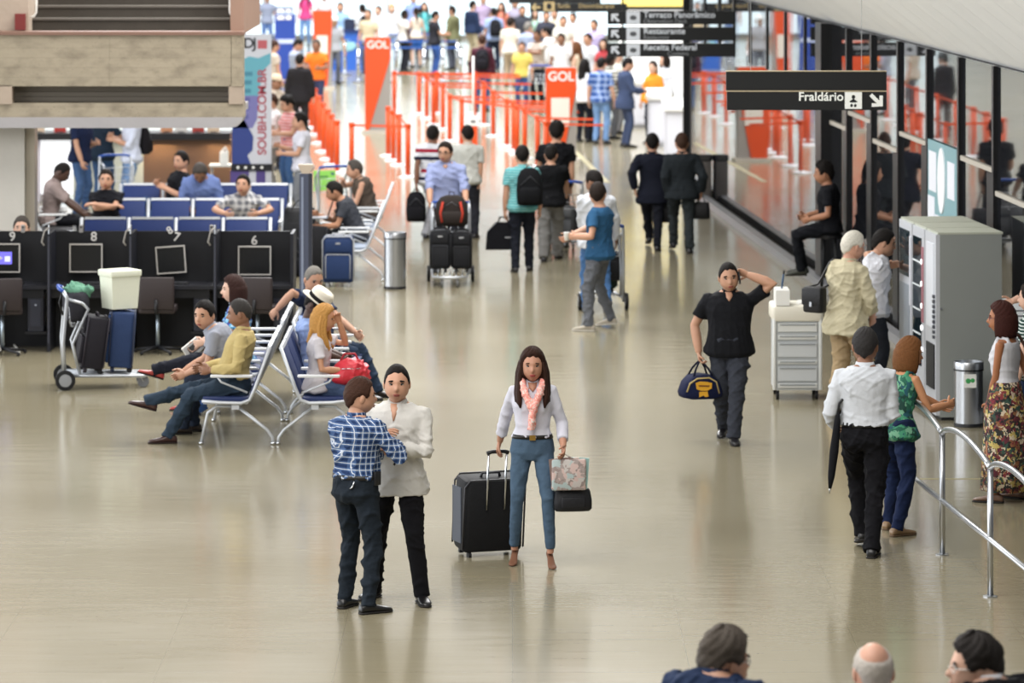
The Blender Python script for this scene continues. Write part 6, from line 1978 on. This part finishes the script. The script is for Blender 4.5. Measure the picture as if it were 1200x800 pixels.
# phone and red bag of the blonde woman
p = N_['P']
rb = thing('handbag', 'red handbag on the blonde woman\'s lap', 'handbag', (p.x + .30, p.y - .06, .545), R_(8))
mb = MB(); mb.ell((0, 0, .12), (.17, .13, .13), 16, 10); mb.ell((.08, .02, .09), (.12, .12, .10), 12, 8); mb.ell((-.08, -.02, .08), (.12, .12, .09), 12, 8)
me = remesh(mb, .012, 3); wrinkle(me, .016, 9, 40); me.materials.append(mat('#c8303e', .45, 0, .4, .1, 10)); link('bag_body', me, rb, True)
MB().tube([(-.10, .0, .20), (-.05, 0, .29), (.05, 0, .29), (.10, 0, .20)], .010, 7).build('handle', mat('#a82434', .45), rb, True)
MB().tube([(-.09, -.12, .16), (.09, -.12, .16)], .004, 5).build('zip', CHROME, rb, True)
# blue carrier bag under the bench
bb = thing('carrier_bag', 'blue carrier bag on the floor under the bench', 'carrier bag', G(228, 488) + V((0, .15, 0)))
mb = MB(); mb.ell((0, 0, .12), (.12, .10, .12), 14, 10); mb.ell((.02, 0, .24), (.06, .05, .07), 10, 8)
me = remesh(mb, .012, 3); wrinkle(me, .02, 12, 50); me.materials.append(mat('#27508c', .4)); link('bag_body', me, bb, True)
MB().tube([(-.03, 0, .27), (0, 0, .36), (.04, 0, .27)], .008, 6).build('handle', mat('#27508c', .4), bb, True)
# magazine in the floral woman's hand
g = M_['grip'][0]
mg = thing('magazine', 'folded white magazine held by the woman in floral top', 'magazine', g, R_(30))
MB().box((0, 0, 0), (.20, .03, .14), rot=rot3(0, -35)).build('pages', mat('#d4d2cc', .5, 0, .3, .15, 20), mg)
MB().box((.0, -.018, .0), (.12, .004, .08), rot=rot3(0, -35)).build('cover_picture', mat('#4a4a48', .5), mg)
# laptop on a black case in front of the young man
lp = S_['P']
cb = suitcase('black suitcase serving as a laptop stand', (lp.x - .52, 57.15, 0), R_(90), .40, .28, .62, '#17171b', 0, '#222226')
lt = thing('laptop', 'black laptop open on the black suitcase', 'laptop', (lp.x - .50, 57.15, .765), R_(-90))
MB().rbox((0, 0, .012), (.34, .24, .022), .006).build('base', mat('#8a8c92', .4, .4), lt)
MB().box((0, .15, .13), (.34, .012, .23), rot=rot3(-18)).build('lid', BLACKP, lt)
MB().box((0, .143, .13), (.31, .006, .20), rot=rot3(-18)).build('screen', mat('#20242c', .2), lt)
suitcase('blue wheeled suitcase with pale piping beside the steel bin', G(396, 336) + V((0, .14, 0)), 0, .40, .26, .60, '#1f3054', 0, '#b6b9bd', panel='#22355c')
bgp = backpack('black backpack leaning on the laptop suitcase', (lp.x - .86, 57.0, 0), R_(0), .40, .24, .52, '#121317')
tote('black travel bag standing between the post and the laptop suitcase', (lp.x - .80, 57.9, .95), .46, .26, .60, '#141519', .1)
# things on the trolley pushed by the man in the light blue shirt
o1 = tr1
suitcase('slightly taller of two black suitcases on the pushed trolley', on(tr1, .13, .10, .17), tr1.rotation_euler.z + math.pi, .26, .34, .50, '#1b1c20', 0, '#303238')
suitcase('slightly shorter of two black suitcases on the pushed trolley', on(tr1, -.15, .10, .17), tr1.rotation_euler.z + math.pi, .26, .34, .48, '#17181c', 0, '#26272b')
backpack('black and red backpack on top of the pushed suitcases', on(tr1, -.02, .10, .77), 0, .44, .26, .40, '#2a2523', '#a83a2c')
# striped-tee man's backpack, teal man's bags, tote bags
g = V_['grip'][1]
backpack('black backpack dangling from the striped-tee man\'s hand', g - V((.0, .05, .47)), 0, .30, .18, .44, '#141418')
g = X_['grip'][1]
gb = thing('garment_bag', 'flat black garment bag in the teal man\'s hand', 'garment bag', g - V((.02, 0, .44)), R_(4))
MB().prism([(-.24, 0), (.22, 0), (.24, .28), (.10, .37), (-.10, .37), (-.22, .24)], -.05, .05).build('bag_body', cloth('#121318'), gb)
MB().tube([(-.07, 0, .36), (-.05, 0, .44), (.05, 0, .44), (.07, 0, .36)], .012, 7).build('handle', cloth('#121318'), gb, True)
MB().bbox((.02, -.054, .16), (.14, -.05, .175)).build('logo_strip', mat('#9a9ca0', .5), gb)
MB().tube([(-.22, -.05, .25), (-.10, -.052, .365)], .004, 5).build('zip', mat('#6a6c70', .4, .6), gb, True)
c, M = X_['spine'](.08)
backpack('black backpack on the teal polo man\'s shoulder', c + V((.10, -.28, -.08)), R_(4), .36, .22, .50, '#101114')
tote('black tote bag in the tall black-tee man\'s hand', Z_['grip'][0], .30, .14, .34, '#16171b', .24)
tote('dark handbag between the two men in jackets', AC['grip'][0] + V((0, 0, .02)), .32, .14, .30, '#14151a', .10)
tote('black shoulder bag held by the man in dark grey jacket', AD['grip'][0] + V((0, 0, .03)), .26, .14, .24, '#131417', .10)
# bags on the other trolleys
tote('black bag hanging on the white-shirted man\'s trolley', on(tr2, .17, -.12, .92), .24, .18, .36, '#131418', .22)
suitcase('dark green suitcase on the white-shirted man\'s trolley', on(tr2, 0, .16, .17), tr2.rotation_euler.z, .42, .26, .42, '#24382f', 0, '#1d1f20')
suitcase('grey suitcase on the black-tee man\'s trolley', on(tr3, -.08, .14, .17), tr3.rotation_euler.z, .40, .26, .44, '#5d5f62', 0, '#3a3b3e')
backpack('silver-grey bag on the black-tee man\'s trolley', on(tr3, -.24, .0, .17), R_(10), .30, .22, .46, '#6a6c70')
# green board of the trolley
MB().box((0, .12, .80), (.34, .02, .30), rot=rot3(0, 0, 0)).build('advert_board', mat('#8fd060', .5, emit='#8fd060', estr=.12), tr4)
MB().box((-.03, .107, .86), (.16, .004, .02)).build('advert_line', mat('#3f7a48', .5), tr4)
MB().box((.12, .107, .90), (.05, .004, .03)).build('advert_line', mat('#2f5a78', .5), tr4)
# cup of the man in blue tee
cp = thing('paper_cup', 'white paper cup in the blue tee man\'s hands', 'cup', (AA['grip'][0] + AA['grip'][1]) / 2 - V((.0, .02, .03)))
MB().lathe([(.026, 0), (.036, .085), (.038, .09), (.033, .09)], n=14).build('cup', WHITEP, cp, True)
MB().lathe([(.039, .088), (.039, .098), (.01, .1)], n=14).build('lid', mat('#d8d8d6', .4), cp, True)
# backpacks of far people
def wear_pack(lab, info, col, k=1.0):
    c, M = info['spine'](.02)
    f = info['RZ'] @ V((0, 1, 0))
    rz = math.atan2(-f.x, f.y)
    return backpack(lab, c - f * .21, rz, .32 * k, .18 * k, .46 * k, col)
wear_pack('black backpack worn by the person in white shirt by the bar', R2, '#1a181c')
wear_pack('dark green backpack worn by the red striped shirt', R3, '#2c3836')
wear_pack('black backpack worn by the far man behind blue belts', F1, '#1a1b20')
wear_pack('black backpack worn over the maroon sweater', F2, '#1b1a20')
wear_pack('black backpack worn over the far light blue shirt', F3, '#191a1f')
backpack('red and black backpack on the floor beside the checked shirt', G(694, 163), R_(10), .34, .24, .46, '#1d171a', '#c0304a')
# ================================================================== QUEUE POSTS, KIOSKS, COUNTERS IN THE FAR HALL
ORG = mat('#cf460c', .5, key='orange_paint'); BASEW = mat('#d9dadc', .3, .2)
def post_proto(col, basem, h=.95):
    t = thing('queue_post', 'x', 'queue post')
    MB().lathe([(.17, 0), (.17, .015), (.10, .035), (.035, .05)], n=18).build('base', basem, t, 'auto')
    MB().cyl((0, 0, .04), (0, 0, h - .06), .046, n=12).build('pole', col, t, True)
    MB().lathe([(.050, h - .08), (.054, h - .07), (.054, h - .005), (.04, h)], n=14).build('head', col, t, 'auto')
    return t
def belt(a, b, col, owner, h=.90):
    d = b - a
    L = d.length
    n = V((-d.y, d.x, 0)).normalized() * .003
    z0, z1 = V((0, 0, h - .02)), V((0, 0, h + .02))
    mb = MB()
    o = V(owner.location)
    mb.add([a + n + z0 - o, b + n + z0 - o, b + n + z1 - o, a + n + z1 - o, a - n + z0 - o, b - n + z0 - o, b - n + z1 - o, a - n + z1 - o], [(0, 1, 2, 3), (7, 6, 5, 4), (0, 4, 5, 1), (1, 5, 6, 2), (2, 6, 7, 3), (3, 7, 4, 0)])
    return mb.build('belt', col, owner)
def post_line(label, group, pts, proto, col, close=True):
    prev = None
    for q in pts:
        p = G(*q)
        o = dup(proto, p, 0, label, group)
        if prev is not None and close:
            belt(p, V(prev.location), col, o)
        prev = o
    return o
p0 = post_proto(ORG, BASEW)
p0.location = G(412, 206)
p0['label'] = 'lone orange queue post between the long line and the middle line'
p0['group'] = 'orange queue posts'
pg = 'orange queue posts'
post_line('orange queue post in the long line beside the waiting people', pg, [(395, 203), (389, 194), (384.5, 187), (379, 178), (374, 168), (369.5, 158), (365, 150), (361, 143), (357, 136), (353, 129), (349, 122)], p0, ORG)
om = post_line('orange queue post in the short middle line behind the striped tee', pg, [(455, 183), (461, 188.5), (467.5, 194), (478, 208)], p0, ORG)
belt(G(412, 206), G(478, 208), ORG, p0)
orr = post_line('orange queue post in the line leading to the orange kiosk', pg, [(556, 138), (567, 147), (578, 160), (594, 172), (602, 177), (606, 181), (615, 186), (630, 196), (640, 204)], p0, ORG)
oc = post_line('orange queue post in the centre line of the far lanes', pg, [(491, 134), (500, 139), (508, 147), (519, 152), (527, 166), (541, 172)], p0, ORG)
ob = post_line('orange queue post in the rear cross line', pg, [(462, 133), (512, 133.5), (556, 134)], p0, ORG)
belt(G(541, 172), G(606, 181), ORG, oc)
# blue belts on steel posts, further back
p1 = post_proto(CHROME, STEEL)
p1.location = G(397, 97); p1['label'] = 'steel queue post with blue belt in the rear lanes'; p1['group'] = 'steel queue posts with blue belts'
BLU = mat('#2f5aa8', .5)
for row in ([(420, 97), (456, 97), (497, 97), (519, 97), (540, 97)], [(404, 88), (430, 88), (465, 88), (508, 88), (536, 88)], [(412, 78), (447, 78), (480, 78), (512, 78)]):
    post_line('steel queue post with blue belt in the rear lanes', 'steel queue posts with blue belts', row, p1, BLU)

GREYK = mat('#8f8a84', .5); PAPER = mat('#d9d3c8', .6)
def kiosk(lab, px, py, w_, h, taper, name='check_in_kiosk', logo=True, paper=True, dep=.30):
    p = G(px, py)
    t = thing(name, lab, 'kiosk', p)
    a = w_ / 2
    b = a * taper
    # orange front with a slanting right edge, grey body behind
    MB().prism([(-a, .06), (-a + 2 * b, .06), (a, h * .78), (a, h - .03), (a - .03, h), (-a + .03, h), (-a, h - .03)], 0, .06).build('front_panel', ORG, t)
    MB().prism([(-a, .06), (a, .06), (a, h), (-a, h)], .06, dep).build('body', GREYK, t)
    MB().prism([(-a + 2 * b + .004, .06), (a, .06), (a, h * .78 - .01)], .02, .06).build('side_panel', GREYK, t)
    MB().bbox((-a - .06, -.10, 0), (a + .06, dep + .06, .06)).build('base', mat('#b9b2a4', .5), t)
    if logo:
        text_mesh('GOL', w_ * .42, WHITEP, t, (0, -.004, h - w_ * .30), (math.pi / 2, 0, 0), bold=True)
    if paper:
        MB().bbox((-a * .65, -.012, h * .38), (a * .55, 0, h * .68)).build('notice_sheet', PAPER, t)
    return t
kiosk('orange check-in kiosk with white lettering and pinned notice sheet', 657.5, 190, .57, 1.76, .55)
kiosk('orange wedge-shaped totem tapering to its foot', 442.5, 156, .52, 1.98, .16, 'advertising_totem', True, False)
kiosk('orange totem with white panel beside the orange attendant', 378, 104, .46, 1.95, .75, 'advertising_totem', False, True)
t = thing('ticket_box', 'small orange post box with white top in the queue lanes', 'ticket box', G(554.5, 183))
MB().bbox((-.08, 0, 0), (.08, .12, .58)).build('body', ORG, t)
MB().bbox((-.10, -.02, .58), (.10, .14, .74)).build('top_box', WHITEP, t)
MB().cyl((0, .06, .74), (0, .06, 1.9), .02, n=10).build('pole', WHITEP, t, True)
MB().bbox((-.05, -.026, .63), (.05, -.02, .69)).build('slot_plate', mat('#6a6a6c', .5), t)
# blue panel and counter at the far left
t = thing('information_stand', 'tall dark blue information panel with white lettering beside the pink top', 'panel', ((334 - 600) * 108 / FPX, 108, 0))
BLP = mat('#1f3f94', .5)
z = lambda py, Y=108: HC - (py + 150) * Y / FPX
MB().bbox((-.26, 0, .05), (.26, .10, z(16))).build('panel', BLP, t)
MB().bbox((-.23, 0, z(15)), (.20, .10, z(8))).build('header', mat('#203a78', .5), t)
for i, (a, b) in enumerate(((-.20, -.02), (.02, .16))):
    MB().bbox((a, -.01, z(23)), (b, 0, z(18))).build('white_word', WHITEP, t)
    MB().bbox((a, -.01, z(14.5)), (b, 0, z(10))).build('white_word', WHITEP, t)
MB().bbox((-.24, -.01, z(51)), (.24, 0, z(46))).build('white_line', mat('#b9c4de', .5), t)
MB().bbox((-.32, -.15, 0), (.32, .25, .05)).build('base', BLACKP, t)
t = thing('service_desk', 'blue service desk with picture front in the rear lanes', 'desk', ((407 - 600) * 116 / FPX, 116, 0))
MB().bbox((-.45, 0, 0), (.40, .6, 1.05)).build('body', mat('#2a5cb4', .5), t)
MB().bbox((-.50, -.05, 1.05), (.45, .65, 1.10)).build('worktop', mat('#16295c', .5), t)
MB().ell((-.02, -.01, .68), (.26, .02, .16), 14, 8).build('picture', mat('#8fc0c8', .5), t)
MB().bbox((-.1, .2, 1.10), (.20, .25, 1.40)).build('monitor', mat('#14203c', .4), t)
# white check-in counters on the right
for i, (px, Y, lab) in enumerate(((748, 90, 'white check-in counter in front of the man in slate suit'), (772, 84, 'white check-in counter with sloping top below the agents'), (792, 80, 'white check-in counter beside the black column'))):
    t = thing('check_in_counter', lab, 'counter', ((px - 600) * Y / FPX, Y, 0))
    MB().bbox((-.20, 0, 0), (.20, .6, .92)).build('body', mat('#c9cad2', .5), t)
    MB().prism([(-.08, .92), (.62, .92), (.62, 1.12), (-.08, 1.0)], -.24, .24, 'x').build('sloping_top', WHITEP, t)
    MB().bbox((-.16, -.01, .12), (.16, 0, .84)).build('front_panel', mat('#d9dae2', .45), t)
    MB().bbox((-.20, -.015, 0), (.20, 0, .08)).build('kick_plate', STEEL, t)
ff = thing('counter_canopy', 'yellow-lit canopy box over the check-in counters', 'canopy', (0, 92, 0))
MB().bbox((2.35, 0, 2.50), (3.75, .5, 3.4)).build('light_panel', mat('#ecd777', .5, emit='#f0d860', estr=.75), ff)
MB().bbox((3.78, 0, 2.50), (4.1, .5, 3.4)).build('light_panel', mat('#ecd777', .5, emit='#f0d860', estr=.75), ff)
MB().bbox((2.3, -.02, 2.42), (4.15, .52, 2.50)).build('lower_frame', FRAME, ff)
for x in (2.36, 4.08):
    MB().cyl((x, .25, 0), (x, .25, 2.45), .05, n=12).build('post', WHITEP, ff, True)
wl = thing('backlit_wall', 'white backlit wall panel behind the check-in counters', 'light panel', (0, 97, 0))
MB().bbox((2.6, 0, .0), (4.2, .1, 2.35)).build('light_panel', mat('#f4f5f7', .5, emit='#f4f6fa', estr=.5), wl)
MB().bbox((2.56, -.02, 2.35), (4.24, .12, 2.42)).build('frame', ALU, wl)
